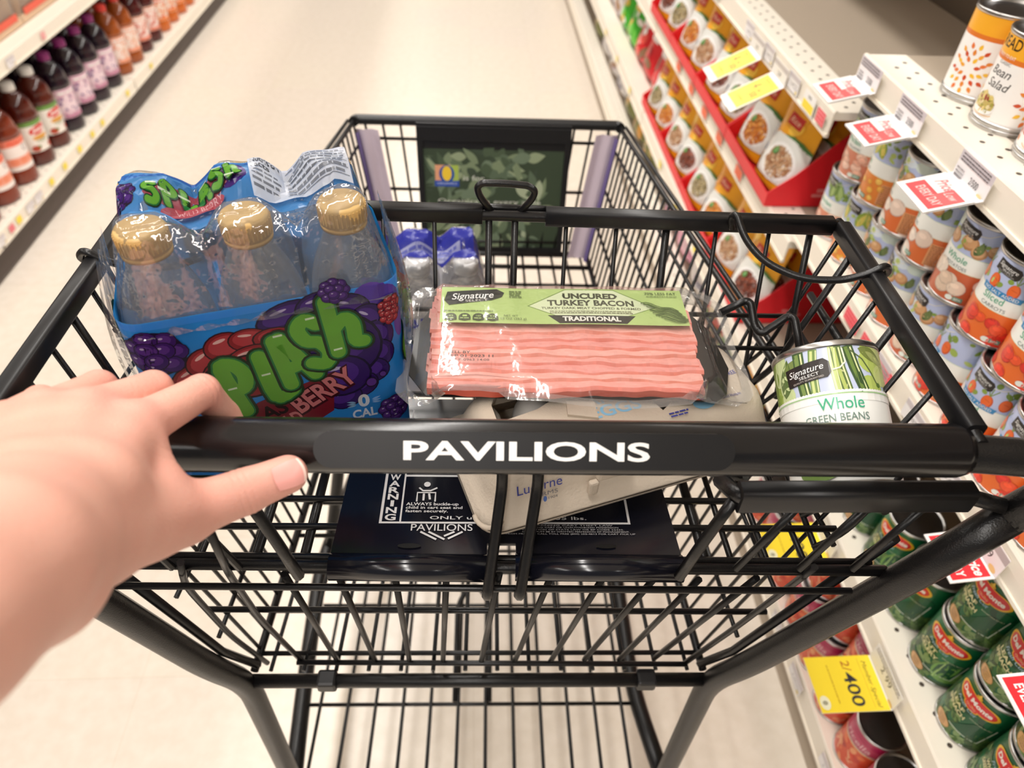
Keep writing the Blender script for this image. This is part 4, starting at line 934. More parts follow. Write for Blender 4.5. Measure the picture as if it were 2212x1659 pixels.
def bubble(p, ch, x, y, w_, h, rot, th):
    c, d = math.cos(rot), math.sin(rot); grp = []; cur = []
    for q in LET[ch]:
        if q is None: grp.append(cur); cur = []
        else: cur.append(q)
    grp.append(cur); grp = [smooth([(x + (u - .3) * w_ * c - (v - .5) * h * d, y + (u - .3) * w_ * d + (v - .5) * h * c) for u, v in g]) if ch not in 'A' else [(x + (u - .3) * w_ * c - (v - .5) * h * d, y + (u - .3) * w_ * d + (v - .5) * h * c) for u, v in g] for g in grp]
    for k, (tt, col, ox, oy) in enumerate(((th * 1.42, GR0, .0006, -.0012), (th * 1.10, GR1, .0004, -.0012), (th * .88, GR2, -.0003, .0008))):
        for g in grp:
            p.stroke(g, tt, col)
            h0 = p.h
            for q in g: p.ell(q[0] + 0, q[1] + 0, tt / 2, tt / 2, col, n=14)
    for g in grp[:1]:
        a = g[min(2, len(g) - 1)]; p.stroke([(a[0] - .003, a[1] + th * .22), (a[0] + .003, a[1] + th * .26)], .0016, H('F2FAE6'))
p.poly([(-.055, .060), (-.02, .083), (.035, .098), (.030, .060), (.012, .050), (-.05, .046)], H('8C1E30'))
p.text('BLAST', -.012, .0655, .0125, H('2A0A14'), .046, rot=.30, bold=.03, shear=.1); p.text('WILD', -.004, .052, .0125, H('E58A90'), .026, rot=.30, bold=.03); p.text('BERRY', .0295, .0745, .0170, H('4A1020'), .052, rot=.46, bold=.09); p.text('BERRY', .0290, .0750, .0165, H('EC8C92'), .050, rot=.46, bold=.03)
for ch, x, y, w_, h, rt in (('S', -.049, .088, .022, .040, .25), ('P', -.028, .100, .024, .044, .22), ('L', -.004, .104, .024, .042, .16), ('A', .0075, .116, .030, .042, .30), ('S', .026, .127, .024, .042, .20), ('H', .046, .138, .030, .044, .10)): bubble(p, ch, x, y, w_, h, rt, .0115)
berry(p, -.071, .141, .0175, PU0, PU1, PU2, 7, 1); berry(p, .044, .167, .0095, PU0, PU1, PU2, 8, 2); berry(p, .0795, .146, .0085, RE0, RE1, RE2, 7, 3); berry(p, .079, .139, .0075, RE0, RE1, RE2, 7, 5); berry(p, .076, .050, .0125, PU0, PU1, PU2, 8, 4)
for x, y, a in ((.060, .0815, .0045), (.069, .0875, .0028)): p.ell(x, y, a, a * 1.1, INKP, n=12); p.ell(x, y, a * .8, a * .85, PU1, n=12)
p.text('0', .0525, .059, .0115, WHITE, .0085, bold=.04); p.text('CAL', .0520, .0475, .0085, WHITE, .0185, bold=.03)
for s_ in (-1, 1):
    for k in range(3): p.leaf(.0525 + s_ * .006, .0640 - k * .0014, .007, .0009, (.3 if s_ > 0 else PI - .3) - .2 * k * s_, H('9CC8EE'))
for q in (PER / 2, PER * .27, -PER * .27):   # the same picture, simpler, round the other sides
    for i in range(5): p.ell(q - .05 + i * .022, .10 + .012 * i, .012, .018, GR0, n=12); p.ell(q - .05 + i * .022, .10 + .012 * i, .010, .016, GR2, n=12)
    p.ell(q + .03, .145, .016, .013, H('58309A')); p.ell(q - .02, .135, .018, .010, H('CC4650'))
tp = Pr(); tp.poly([(-.0885, .002), (-.060, -.014), (-.032, -.012), (0, -.004), (.03, -.006), (.060, .000), (.078, .002), (.0775, .036), (-.080, .036)], H('5AA2E8'))
tp.rect(-.080, .030, .0775, .0345, H('3B78C8')); berry(tp, -.072, .016, .0095, PU0, PU1, PU2, 8, 6)
tp.ell(-.028, .016, .030, .0085, H('C8606E'), .15); tp.ell(-.004, .020, .010, .0105, H('5A3290'))
for i_, ch in enumerate('SPLASH'): bubble(tp, ch, -.053 + i_ * .0100, .0130 + .0014 * i_, .0100, .0125, .14, .0036)
tp.ell(-.030, .0035, .020, .0045, H('D2606A'), .12); tp.text('WILD BERRY', -.026, .0022, .0050, H('F2C6CC'), .030, rot=.12); 
tp.rect(.008, .003, .0725, .032, H('F4F5F8')); tp.text('Nutrition', .0095, .0272, .0042, H('55585E'), .017, 'l', .03); tp.text('Facts', .0095, .0222, .0042, H('55585E'), .011, 'l', .03)
tp.lines(.0095, .0185, .026, 4, .0036, .0017, H('8A8D94')); tp.lines(.030, .0275, .070, 7, .0034, .0015, H('8A8D94'))
for k in range(6): tp.stroke([(.029, .0265 - k * .0041), (.071, .0265 - k * .0041)], .0004, H('77797F'))
bottle_pack('drink_pack', 'blue berry-printed six-pack of clear drink bottles with gold caps in film', M['cap'], BL, p, tp, .2145, .1655, (-.158, .420, .8815), (0, 0, math.radians(18.1)), 'blue printed sleeve with berries and green lettering')
p2 = Pr(); rnd = random.Random(9)
for k in range(9): p2.rect(-.06 + k * .015, .06, -.052 + k * .015, .10, H('5A62C8'))
p2.text('WATER', 0, .115, .02, H('3A44C0'), .09, bold=.03)
t2 = Pr(); t2.poly([(-.085, -.030), (-.03, -.022), (.03, -.026), (.080, -.030), (.080, .036), (-.085, .036)], H('4A50C8')); t2.rect(-.06, -.014, .055, .010, H('D9DCF4')); t2.lines(-.055, .004, .05, 3, .006, .003, H('7A80D0'))
bottle_pack('water_pack', 'blurred six-pack of water bottles with a violet-blue film band in the basket', plain('white_cap', H('EDEDF0'), .4), H('DDE0EE'), p2, t2, .205, .135, (-.088, .775, .6255), (math.radians(2), 0, math.radians(6)), 'pale printed sleeve')
# ---------------------------------------------------------------- egg carton
ER = math.radians(19); EO = Vector((.0015, .290, .905)); EL, EW = .250, .112
eg = thing('egg_carton', 'grey moulded pulp egg carton with blue lettering, lying across the child seat', 'egg carton', EO, (0, 0, ER))
def rrect(x0, y0, x1, y1, r, n=6):
    q = []
    for cx, cy, a in ((x1 - r, y1 - r, 0), (x0 + r, y1 - r, PI / 2), (x0 + r, y0 + r, PI), (x1 - r, y0 + r, 1.5 * PI)):
        for k in range(n + 1): t = a + PI / 2 * k / n; q.append((cx + r * math.cos(t), cy + r * math.sin(t)))
    return q
def loft(mb, rings, col=(1, 1, 1)):
    k = len(rings[0]); V = [p_ for r_ in rings for p_ in r_]; F = []
    for i in range(len(rings) - 1):
        for j in range(k): F.append((i * k + j, i * k + (j + 1) % k, (i + 1) * k + (j + 1) % k, (i + 1) * k + j))
    mb.add(V, F, col, 0, True)
LT = .0495
lid = MB(); ring = lambda ins, z, r: [(x, y, z) for x, y in rrect(ins, ins, EL - ins, EW - ins, r)]
loft(lid, [ring(.004, .0015, .017), ring(-.002, .0015, .018), ring(-.002, .004, .018), ring(.0045, .0045, .016), ring(.009, .020, .017), ring(.0135, .036, .018), ring(.016, .043, .02), ring(.021, .048, .02), ring(.027, LT, .02)])
win1 = [(.028, .056), (.060, .060), (.080, .068), (.075, .084), (.030, .084)]; win2 = [(.148, .030), (.166, .040), (.196, .044), (.196, .078), (.156, .078), (.140, .060)]
top = [Vector((x, y, 0)) for x, y, _ in ring(.027, LT, .02)]; loops = [top, [Vector((*q, 0)) for q in win1], [Vector((*q, 0)) for q in win2]]
allp = [q for l in loops for q in l]; tr = tessellate_polygon(loops)
lid.add([(q.x, q.y, LT) for q in allp] + [(q.x, q.y, LT - .0022) for q in allp], [tuple(f) if (allp[f[1]] - allp[f[0]]).cross(allp[f[2]] - allp[f[0]]).z > 0 else tuple(f)[::-1] for f in tr] + [tuple(len(allp) + q for q in f) for f in tr])
for w_ in (win1, win2):   # turned-down window edges
    k = len(w_); cx = sum(q[0] for q in w_) / k; cy = sum(q[1] for q in w_) / k
    V = [(x, y, LT) for x, y in w_] + [(x + (x - cx) * .06, y + (y - cy) * .06, LT - .012) for x, y in w_]
    lid.add(V, [(j, (j + 1) % k, k + (j + 1) % k, k + j) for j in range(k)], (1, 1, 1), 0, False)
lo = lid.build('lid', M['pulp'], eg)
# raised ridge by the window, latch, emboss at the corner
rg = MB(); rg.prism([(.078, .046), (.098, .036), (.102, .052), (.086, .070)], LT, LT + .0025); rg.build('lid_ridge', M['pulp'], eg)
lt = MB(); lt.box((.098, .0045, .030), (.026, .006, .014), bev=.0025).box((.083, .0035, .017), (.008, .005, .014), bev=.002); lt.build('latch', M['pulp'], eg)
em = MB().tube([(.006 + .010 * math.cos(a), .010 + .012 * math.sin(a), .010) for a in np.linspace(PI * .95, PI * 1.75, 9)], .0018, 8); em.build('corner_emboss', M['pulp'], eg)
bs = MB(); loft(bs, [ring(-.0025, .0012, .018), ring(-.0025, -.0010, .018), ring(.003, -.0014, .017), ring(.005, -.004, .017)])
bs.add([(x, y, -.0040) for x, y, _ in ring(.005, 0, .017)], [tuple(range(28))])
cups = [((i + .5) * (EL - .012) / 6 + .006, .030 + j * .052) for i in range(6) for j in (0, 1)]
for x, y in cups: bs.lathe([(.0075, -.0225), (.0115, -.0215), (.0155, -.0165), (.0185, -.008), (.0195, -.0018)], 14, c=(x, y, 0))
bs.build('base', M['pulp'], eg)
for x, y in cups: MB().ball((x, y, .018), (.0150, .0150, .0215), n=16, k=12).build('egg', M['egg'], eg)
BLU, NAV = H('8FC4E4'), H('3B4496')
p = Pr(); p.text('GRADE A', .110, .0640, .0085, NAV, .046, rot=.02, bold=.02); p.text('LARGE', .1130, .0505, .0110, BLU, .050, bold=.02); p.text('EGGS', .1150, .0375, .0110, BLU, .040, bold=.02); p.text('CAGE FREE', .212, .047, .0040, NAV, .022, bold=.01, rot=.1)
p.ell(.181, .0270, .0090, .0058, H('8CC0DE'), n=16); p.ell(.1895, .0315, .0040, .0038, H('8CC0DE')); p.poly([(.172, .029), (.168, .0345), (.176, .031)], H('8CC0DE'))
for a in (0, .8, 1.6, 2.4): p.stroke([(.190 + .0055 * math.cos(a), .033 + .0055 * math.sin(a)), (.190 + .008 * math.cos(a), .033 + .008 * math.sin(a))], .0009, BLU)
p.lines(.150, .0240, .166, 2, .003, .0014, NAV); p.text('Certified Humane', .203, .0260, .0032, NAV, .020, shear=.2)
m = MB(); p.into(m, lambda u, v, h: (u, v, LT + h), None, .00012); m.build('lid_print', M['print'], eg)
def on_wall(u, v, h):
    z = .006 + v * .93; y = .0036 + (z - .0045) * .29; return (u, y - h, z)
p = Pr(); p.text('Lucerne', .0435, .0185, .0085, NAV, .034); p.text('FARMS', .047, .0125, .0036, H('77757C'), .020); p.ell(.0470, .0095, .0014, .0026, H('4A6CB4')); p.text('EST', .041, .0085, .0024, H('77757C'), .006); p.text('1904', .0530, .0085, .0024, H('77757C'), .007); p.text('Cage free', .1480, .0115, .0125, NAV, .058)
m = MB(); p.into(m, on_wall, None, .00025); m.build('wall_print', M['print'], eg)
# ---------------------------------------------------------------- packet of turkey bacon
bc = thing('bacon_packet', 'clear vacuum packet of pink turkey bacon slices under a light green label', 'bacon packet', (.0610, .4250, .9605), (math.radians(1.0), 0, math.radians(.2)))
MW, Y0, Y1 = .1015, -.054, .056      # meat half width, front and rear
bd = MB().prism([(-.104, -.052), (-.118, -.030), (-.117, .02), (-.105, .052), (.105, .054), (.122, .025), (.127, -.02), (.119, -.048), (.110, -.055)], 0, .0012); bd.build('backing_board', plain('black_board', H('171513'), .3, .5), bc, label='black backing board showing at both ends')
rs = random.Random(4); N_ = 11
for k in range(N_):
    y0 = Y0 + k * .0082; ph = [rs.uniform(0, 6.28) for _ in range(4)]; base = [H('EFA49A'), H('F2AFA4'), H('EE9E96')][k % 3]; edge = [H('D9634F'), H('D4694F'), H('DE7058')][k % 3]
    ex = rs.uniform(-.002, .002); MWk = MW + rs.uniform(-.0015, .0015)
    wv = lambda u: .0012 * math.sin(u * 9 + ph[0]) + .0007 * math.sin(u * 23 + ph[1]) + .0004 * math.sin(u * 61 + ph[2])
    def fn(u, v, y0=y0, wv=wv, k=k, MWk=MWk, ex=ex):
        x = -MWk + 2 * MWk * u + ex; yy = y0 + wv(u) + v * .034
        prof = .0016 * math.sin(min(1, v / .10) * PI / 2)
        return (x - .002 * (v > .5), yy, .0030 + k * .00055 + prof * 1.6 + (1 - v) * (.0058 if k < 8 else .0015) + .0004 * math.sin(u * 40 + v * 9 + ph[3]))
    def cf(u, v, base=base, edge=edge):
        t = max(0, 1 - v / .11) + .16 * math.sin(u * 50 + v * 30) * .5
        t = min(1, max(0, t)); n = .94 + .12 * rs.random(); return tuple(min(1, (base[i] * (1 - t) + edge[i] * t) * n) for i in range(3))
    mb = MB(); mb.grid(fn, 70, 14, colfn=cf)
    mb.add([fn(i / 70, 0) for i in range(71)] + [(fn(i / 70, 0)[0], fn(i / 70, 0)[1] + .0006, .0022) for i in range(71)], [(i, 71 + i, 72 + i, i + 1) for i in range(70)], edge, 0, True)
    mb.build('rasher', M['print'], bc)
CZ = .0165
def on_card(u, v, h): return (u, .0100 + v * (1.0), .0186 - v * .01 + h + .0003 * math.sin(u * 60))
G_, G2, DK = H('B9D183'), H('DCE6BE'), H('3A4430')
p = Pr().rect(-.0965, 0, .0995, .0455, G_)
p.poly([(-.028, .0225), (.0035, .0445), (.044, .0445), (.076, .0225), (.044, .006), (.002, .006)], H('7F9A50')); p.poly([(-.0262, .0225), (.004, .0437), (.0435, .0437), (.0742, .0225), (.0435, .0066), (.0025, .0066)], G2)
p.poly([(-.012, .0110), (-.003, .0010), (.050, .0010), (.058, .0110)], H('2E2B28'))
p.text('UNCURED', .0235, .0325, .0066, H('4A4A38'), .044, bold=.05); p.text('TURKEY BACON', .0235, .0235, .0068, H('4A4A38'), .070, bold=.04); p.text('TURKEY DARK MEAT CHOPPED & FORMED', .0235, .0187, .0028, H('55553E'), .080, bold=.02)
p.lines(-.010, .0155, .056, 2, .0022, .0010, H('7A7A5A')); p.text('TRADITIONAL', .0225, .0035, .0054, H('F0EEE4'), .046, bold=.04); p.ell(.002, .0357, .001, .001, DK); p.ell(.045, .0357, .001, .001, DK)
c0 = (-.068, .0355)
p.poly([(-.094, .0275), (-.092, .0385), (-.052, .0430), (-.046, .0385), (-.048, .0330), (-.056, .0285), (-.090, .0215)], H('2B2826')); p.text('Signature', -.071, .0300, .0078, WHITE, .034, rot=.11, shear=.3, bold=.01); p.text('SELECT', -.068, .0262, .0030, H('D9D5CE'), .018, rot=.11)
for k in range(4): p.ell(-.088 + k * .0108, .0065, .0046, .0046, H('4A5138'), n=12); p.rect(-.0926 + k * .0108, .0030, -.0834 + k * .0108, .0068, H('4A5138')); p.text(('45', '1', '160', '0')[k], -.088 + k * .0108, .0068, .0022, G_, .0035); p.lines(-.0915 + k * .0108, .0045, -.0845 + k * .0108, 1, .002, .0010, G_)
p.lines(-.094, .0135, -.055, 1, .002, .0011, H('7C8C58')); p.lines(-.042, .0395, -.032, 4, .0024, .0012, H('6A7A48')); p.text('NET WT', -.041, .0075, .0024, H('5E6E42'), .011); p.text('10 OZ (283 g)', -.039, .0040, .0024, H('5E6E42'), .020); p.text('70% LESS FAT', .082, .0385, .0028, H('5E6E42'), .026, bold=.02); p.lines(.070, .0355, .096, 1, .002, .0009, H('7C8C58'))
for k in range(9):
    y_ = .0265 - k * .0026; p.stroke([(.064 + k * .0020 + i * .0042, y_ - .0006 * i * i * .35 + .0022 * math.sin(i * 1.3 + k) * .8 - .0008 * k * 0) for i in range(8 - (k > 5))], .0009 + .0004 * (k % 2), H('4C6030'))
p.t = [(P, c_, h_) for P, c_, h_ in p.t if all(q[0] < .0996 and q[1] > -.0005 for q in P)]
m = MB(); p.into(m, on_card, .012, .00010); m.build('label_card', M['gloss'], bc, label='light green printed label along the back')
p = Pr(); p.text('SELL BY', -.080, -.0265, .0028, H('4A3532'), .016, bold=.02); p.text('SEP 01 2023 11', -.072, -.0305, .0028, H('4A3532'), .034, bold=.02); p.text('EST P-0963 14:08', -.073, -.0345, .0024, H('5A4542'), .030, bold=.01)
m = MB(); p.into(m, lambda u, v, h: (u, v, .0200 + h), None, .00010); m.build('date_stamp', M['print'], bc)
def film_pt(u, v):
    x = -.127 + .268 * u; y = -.0605 + .1385 * v
    cx = max(0, 1 - max(0, abs(x - .004) - .100) / .022) ; cy = max(0, 1 - max(0, abs(y - .0) - .054) / .013)
    k = min(1, cx) * min(1, cy); k = k * k * (3 - 2 * k)
    wr = .0022 * (1 - k) * math.sin(x * 160 + y * 90) * (x > .09) + .0013 * math.sin(x * 75 + 2) * (1 - cy) + .0007 * k * math.sin(x * 130 + y * 40)
    ed = 1 - max(0, abs(2 * v - 1) - .8) * .5
    bow = .005 * math.sin(u * 7.5) * (v < .05)
    xx = x * ed if abs(x) > .10 else x
    return (xx, y + bow - (.006 if v == 0 and .3 < u < .8 else 0), -.0015 + .0235 * k + wr + .003 * (v > .93))
fm = MB().grid(film_pt, 96, 54); fm.build('vacuum_film', M['tray'], bc, label='glossy clear vacuum film')
rm = MB(); E_ = [film_pt(u, 0) for u in np.linspace(0, 1, 40)] + [film_pt(1, v) for v in np.linspace(.03, 1, 24)] + [film_pt(u, 1) for u in np.linspace(.97, 0, 40)] + [film_pt(0, v) for v in np.linspace(.97, .03, 24)]
IN = [(q[0] * .94 + .0005, q[1] * .90, q[2] + .001) for q in E_]
k = len(E_); rm.add(E_ + IN, [(i, (i + 1) % k, k + (i + 1) % k, k + i) for i in range(k)], (1, 1, 1), 0, True); rm.build('sealed_edge', film('sealed_film_edge', (1, 1, 1), .22, (50, .6, .004), 1, .5, .1), bc, label='hazy sealed rim of the packet')
# ---------------------------------------------------------------- can of green beans lying in the seat
rnd = random.Random(31); p = Pr(); r_ = .0368; h_ = .105
rows = [(.62, H('F6F6F2')), (.635, H('9CCB84')), (1, H('C3CCE6'))]
for x, a, c_ in ((-.036, .016, 'A7BF5A'), (-.042, .012, '93B048'), (.040, .014, 'B7C96A'), (-.05, .012, '86A040'), (.052, .012, 'C6D284'), (-.03, .01, 'CBD9A0')):
    for k in range(4): p.ell(x + rnd.uniform(-.006, .006), .070 + k * .009, a * .7, .008, H(c_), rnd.uniform(-.5, .5), n=14)
for x, y, l, wd, a, c_ in ((-.030, .070, .029, .0065, 1.35, '5E7440'), (-.026, .084, .016, .0055, .9, '7A8C50'), (.028, .098, .026, .0050, -.35, '7A8648'), (.034, .096, .022, .0030, -.5, 'A4AE6A'), (.010, .084, .016, .0045, -1.2, 'B8BE8A')): p.leaf(x, y, l, wd, a, H(c_))
for x0, x1, wd, c0, c1 in ((-.014, -.012, .0085, '48603A', '7E9455'), (-.003, -.005, .0060, '6E8A48', 'C4CF84'), (.012, .016, .0075, '59703E', 'AFBE68'), (.020, .028, .0080, '3E5632', '6E8844'), (.009, .010, .0040, 'B9C878', 'E2E6AC')):
    p.stroke([(x0, .1000), ((x0 + x1) / 2 - .001, .084), (x1, .0665)], wd, H(c0)); p.stroke([(x0 - .001, .0990), ((x0 + x1) / 2 - .002, .084), (x1 - .001, .0670)], wd * .32, H(c1)); p.stroke([(x0 + .0022, .0990), ((x0 + x1) / 2 + .0012, .084), (x1 + .002, .0670)], wd * .14, H('D9DFA8'))
p.stroke([(.020, .098), (.030, .090), (.036, .080), (.040, .072)], .0011, H('5A6A44')); p.ell(.041, .0715, .0020, .0018, H('5E7A3A'))
# scalloped upper edge of the white band
p.rect(-.115, .0600, .115, .0670, H('F6F6F2'))
for k in range(96): p.ell(-.115 + k * .0024, .0670, .0014, .0011, H('F6F6F2'), n=8)
p.stroke([(-.115 + k * .004, .0655) for k in range(58)], .0006, H('9CCB84'))
brand_tag(p, -.009, .0840, .032, .10); p.stroke([(.008, .083), (.013, .084), (.017, .088), (.016, .0985)], .0011, H('E6E8D2'))
p.text('Whole', .010, .0545, .0086, H('3FAE86'), .030); p.text('GREEN BEANS', .006, .0460, .0054, H('6E8A80'), .042)
p.ell(-.012, .012, .014, .006, H('6E8A48'))
gb = can_body('can of whole green beans with a green bean picture, lying in the child seat', r_, h_, rows, p)
Tt = Vector((.256, .402, .978)); dn = Vector((.03, -.87, -.47)).normalized(); z_ = -dn
cd = (Vector((0, 0, 1.33)) - Tt); cd = (cd - z_ * cd.dot(z_)).normalized(); y_ = -cd; x_ = y_.cross(z_)
Rm = Matrix((x_, y_, z_)).transposed() @ Matrix.Rotation(math.radians(-6), 3, 'Z')
gb.matrix_world = Matrix.Translation(Tt + dn * h_) @ Rm.to_4x4()
# ---------------------------------------------------------------- the shopper's left hand and forearm on the handle
def V3(*a): return np.array(a, np.float32)
J = dict(im=(-0.1793, 0.2519, 1.0536), ip=(-0.1622, 0.2979, 1.0360), mm=(-0.2004, 0.2541, 1.0619), mp=(-0.1880, 0.2969, 1.0394), rm=(-0.2183, 0.2506, 1.0646), rp=(-0.2164, 0.2943, 1.0423), pm=(-0.2331, 0.2423, 1.0652), pp=(-0.2416, 0.2809, 1.0443),
         tc=(-0.1648, 0.1786, 1.0661), tm=(-0.1521, 0.2193, 1.0268), ti=(-0.1281, 0.2408, 1.0173), tt=(-0.1079, 0.2539, 1.0162), w0=(-0.1660, 0.1539, 1.1025), w1=(-0.1601, 0.1331, 1.1186), fa=(-0.1627, 0.1041, 1.1332), fb=(-0.1648, 0.0624, 1.1545),
         ci=(-0.1650, 0.1929, 1.0811), cm=(-0.1741, 0.1888, 1.0878), cr=(-0.1831, 0.1846, 1.0931), cp=(-0.1889, 0.1778, 1.0972), wl=(-0.1591, 0.1398, 1.0938), wb=(-0.1603, 0.2210, 1.0426), hy=(-0.1905, 0.1950, 1.0891), th=(-0.1642, 0.2036, 1.0445))
J = {k: np.array(v, np.float32) for k, v in J.items()}
def fing(xd, xt, r):   # middle and end joints curl round the front and underside of the bar
    return [(V3(xd, HY + .0262, HZ - .003), r * .92), (V3(xt, HY + .0235, HZ - .013), r * .86), (V3(xt + .001, HY + .0180, HZ - .0195), r * .80)]
fingers = [[(J['im'], .0125), (J['ip'], .0100)] + fing(-.158, -.154, .0096), [(J['mm'], .0125), (J['mp'], .0100)] + fing(-.188, -.183, .0098), [(J['rm'], .0120), (J['rp'], .0095)] + fing(-.215, -.209, .0094), [(J['pm'], .0112), (J['pp'], .0085)] + fing(-.243, -.236, .0084)]
palm = [(J['ci'], .0165, J['im'], .0125), (J['cm'], .0165, J['mm'], .0125), (J['cr'], .0160, J['rm'], .0120), (J['cp'], .0150, J['pm'], .0112), (J['w0'], .024, J['ci'], .0165), (J['w0'], .024, J['cm'], .017), (J['w0'], .024, J['cr'], .016), (J['w1'], .024, J['cp'], .0155),
        (J['w0'], .026, J['w1'], .0275), (J['w1'], .0275, J['fa'], .031), (J['fa'], .031, J['fb'], .035), (J['w0'], .021, J['tc'], .0185), (J['tc'], .0185, J['tm'], .0155), (J['wb'], .0125, J['im'], .0125), (J['wb'], .0125, J['th'], .017), (J['th'], .017, J['ci'], .016), (J['tc'], .0185, J['wl'], .020), (J['wl'], .020, J['fa'], .028)]
thumb = [(J['tc'], .0175, J['tm'], .0148), (J['tm'], .0148, J['ti'], .0122), (J['ti'], .0122, J['tt'], .0108)]
allj = [q[0] for q in palm] + [q[2] for q in palm] + [q[0] for f_ in fingers for q in f_] + [q[2] for q in thumb]
lo = np.min(allj, 0) - .045; hi = np.max(allj, 0) + .045; lo = np.maximum(lo, J['fa'] - .06) if False else lo
hs = .0017; nx, ny, nz = [int(q) for q in np.ceil((hi - lo) / hs)]
gx, gy, gz = (lo[i] + hs * np.arange(n, dtype=np.float32) for i, n in enumerate((nx, ny, nz)))
def cone(a, ra, b, rb, sl):
    """distance to a capsule that tapers from ra to rb, on the sub-block sl"""
    X_, Y_, Z_ = gx[sl[0], None, None], gy[None, sl[1], None], gz[None, None, sl[2]]
    d = b - a; L2 = float(d @ d); t = ((X_ - a[0]) * d[0] + (Y_ - a[1]) * d[1] + (Z_ - a[2]) * d[2]) / L2
    t = np.clip(t, 0, 1); q = np.sqrt((X_ - a[0] - t * d[0]) ** 2 + (Y_ - a[1] - t * d[1]) ** 2 + (Z_ - a[2] - t * d[2]) ** 2)
    return q - (ra + (rb - ra) * t)
def block(a, ra, b, rb, m=.022):
    l = np.minimum(a, b) - max(ra, rb) - m; h = np.maximum(a, b) + max(ra, rb) + m
    return tuple(slice(max(0, int((l[i] - lo[i]) / hs)), max(1, min((nx, ny, nz)[i], int((h[i] - lo[i]) / hs) + 1))) for i in range(3))
def soft(parts, k):
    """soft union (sum of exponentials)"""
    S = np.zeros((nx, ny, nz), np.float32)
    for a, ra, b, rb in parts:
        sl = block(a, ra, b, rb); S[sl] += np.exp(-np.clip(cone(a, ra, b, rb, sl), -.06, .06) / k)
    return -k * np.log(S + 1e-9)
def smin(a, b, k):
    h = np.clip(.5 + .5 * (b - a) / k, 0, 1); return b * (1 - h) + a * h - k * h * (1 - h)
body = smin(soft(palm, .0032), soft(thumb, .0012), .006)
fl = None
for f_ in fingers:
    q = soft([(f_[i][0], f_[i][1], f_[i + 1][0], f_[i + 1][1]) for i in range(4)], .0010)
    fl = q if fl is None else smin(fl, q, .0008)
F_ = smin(body, fl, .0052)
def surface_nets(F, lo, h):
    ins = F < 0; n = F.shape
    c = lambda i, j, k: (slice(i, n[0] - 1 + i), slice(j, n[1] - 1 + j), slice(k, n[2] - 1 + k))
    cnt = sum(ins[c(i, j, k)].astype(np.int8) for i in (0, 1) for j in (0, 1) for k in (0, 1)); act = (cnt > 0) & (cnt < 8)
    ix = np.argwhere(act); idm = np.full(act.shape, -1, np.int32); idm[act] = np.arange(len(ix))
    acc = np.zeros((len(ix), 3)); num = np.zeros(len(ix))
    for ax in range(3):
        o1, o2 = [q for q in range(3) if q != ax]
        for u in (0, 1):
            for v in (0, 1):
                p = ix.copy(); p[:, o1] += u; p[:, o2] += v; q = p.copy(); q[:, ax] += 1
                a = F[tuple(p.T)]; b = F[tuple(q.T)]; m = (a < 0) != (b < 0); t = np.where(m, a / np.where(m, a - b, 1), 0)
                pt = p.astype(float); pt[:, ax] += t; acc[m] += pt[m]; num[m] += 1
    P = lo + h * acc / num[:, None]; Q = []
    for ax in range(3):
        o1, o2 = (ax + 1) % 3, (ax + 2) % 3; s0 = [slice(1, n[q] - 1) for q in range(3)]; s1 = list(s0); s1[ax] = slice(2, n[ax])
        A_, B_ = ins[tuple(s0)], ins[tuple(s1)]; m = np.argwhere(A_ != B_) + 1
        if not len(m): continue
        d1 = np.zeros(3, int); d1[o1] = 1; d2 = np.zeros(3, int); d2[o2] = 1
        g = lambda q: idm[tuple(np.minimum(q, np.array(act.shape) - 1).T)]
        q4 = np.stack([g(m - d1 - d2), g(m - d2), g(m), g(m - d1)], 1); fl_ = ~ins[tuple(m.T)]; q4[fl_] = q4[fl_][:, ::-1]; Q.append(q4[(q4 >= 0).all(1)])
    return P, np.concatenate(Q)
HP, HQ = surface_nets(F_, lo, hs)
me = bpy.data.meshes.new('hand'); me.from_pydata(HP.tolist(), [], HQ.tolist()); me.update()
ob = bpy.data.objects.new('person', me); C.objects.link(ob)
md = ob.modifiers.new('s', 'SMOOTH'); md.factor = .5; md.iterations = 3; md = ob.modifiers.new('d', 'SUBSURF'); md.levels = 1; md.render_levels = 1
dg = bpy.context.evaluated_depsgraph_get(); me2 = bpy.data.meshes.new_from_object(ob.evaluated_get(dg)); ob.modifiers.clear(); ob.data = me2; bpy.data.meshes.remove(me)
n = len(me2.vertices); P = np.empty(n * 3, np.float32); me2.vertices.foreach_get('co', P); P = P.reshape(-1, 3)
Nn = np.empty(n * 3, np.float32); me2.vertices.foreach_get('normal', Nn); Nn = Nn.reshape(-1, 3)
col = np.tile(np.array(H('E4AB99'), np.float32), (n, 1)); disp = np.zeros(n, np.float32)
def blush(c, r, amt, tint):
    global col
    w_ = np.exp(-((P - c) ** 2).sum(1) / r ** 2)[:, None] * amt; col = col * (1 - w_) + np.array(tint, np.float32) * w_
PK_ = H('DB8A80')
qn = P * 42; mot = np.sin(qn[:, 0] * 3.1 + 2 * np.sin(qn[:, 1] * 2.3)) * np.sin(qn[:, 1] * 2.7 + 1.7 * np.sin(qn[:, 2] * 3.3)) * np.sin(qn[:, 2] * 2.9 + qn[:, 0]); col *= (1 + .05 * mot[:, None] * V3(.3, 1, 1.1))
for nm, r, a in (('im', .016, .5), ('mm', .015, .55), ('rm', .014, .45), ('pm', .013, .35), ('ip', .013, .45), ('mp', .013, .4), ('rp', .012, .4), ('pp', .011, .35), ('ti', .015, .4), ('tt', .014, .65), ('tm', .018, .3), ('wb', .016, .35)): blush(J[nm], r, a, PK_)
for nm, r, a in (('w0', .03, .25), ('fa', .04, .25), ('cm', .02, .3)): blush(J[nm], r, a, H('E9BCA6'))
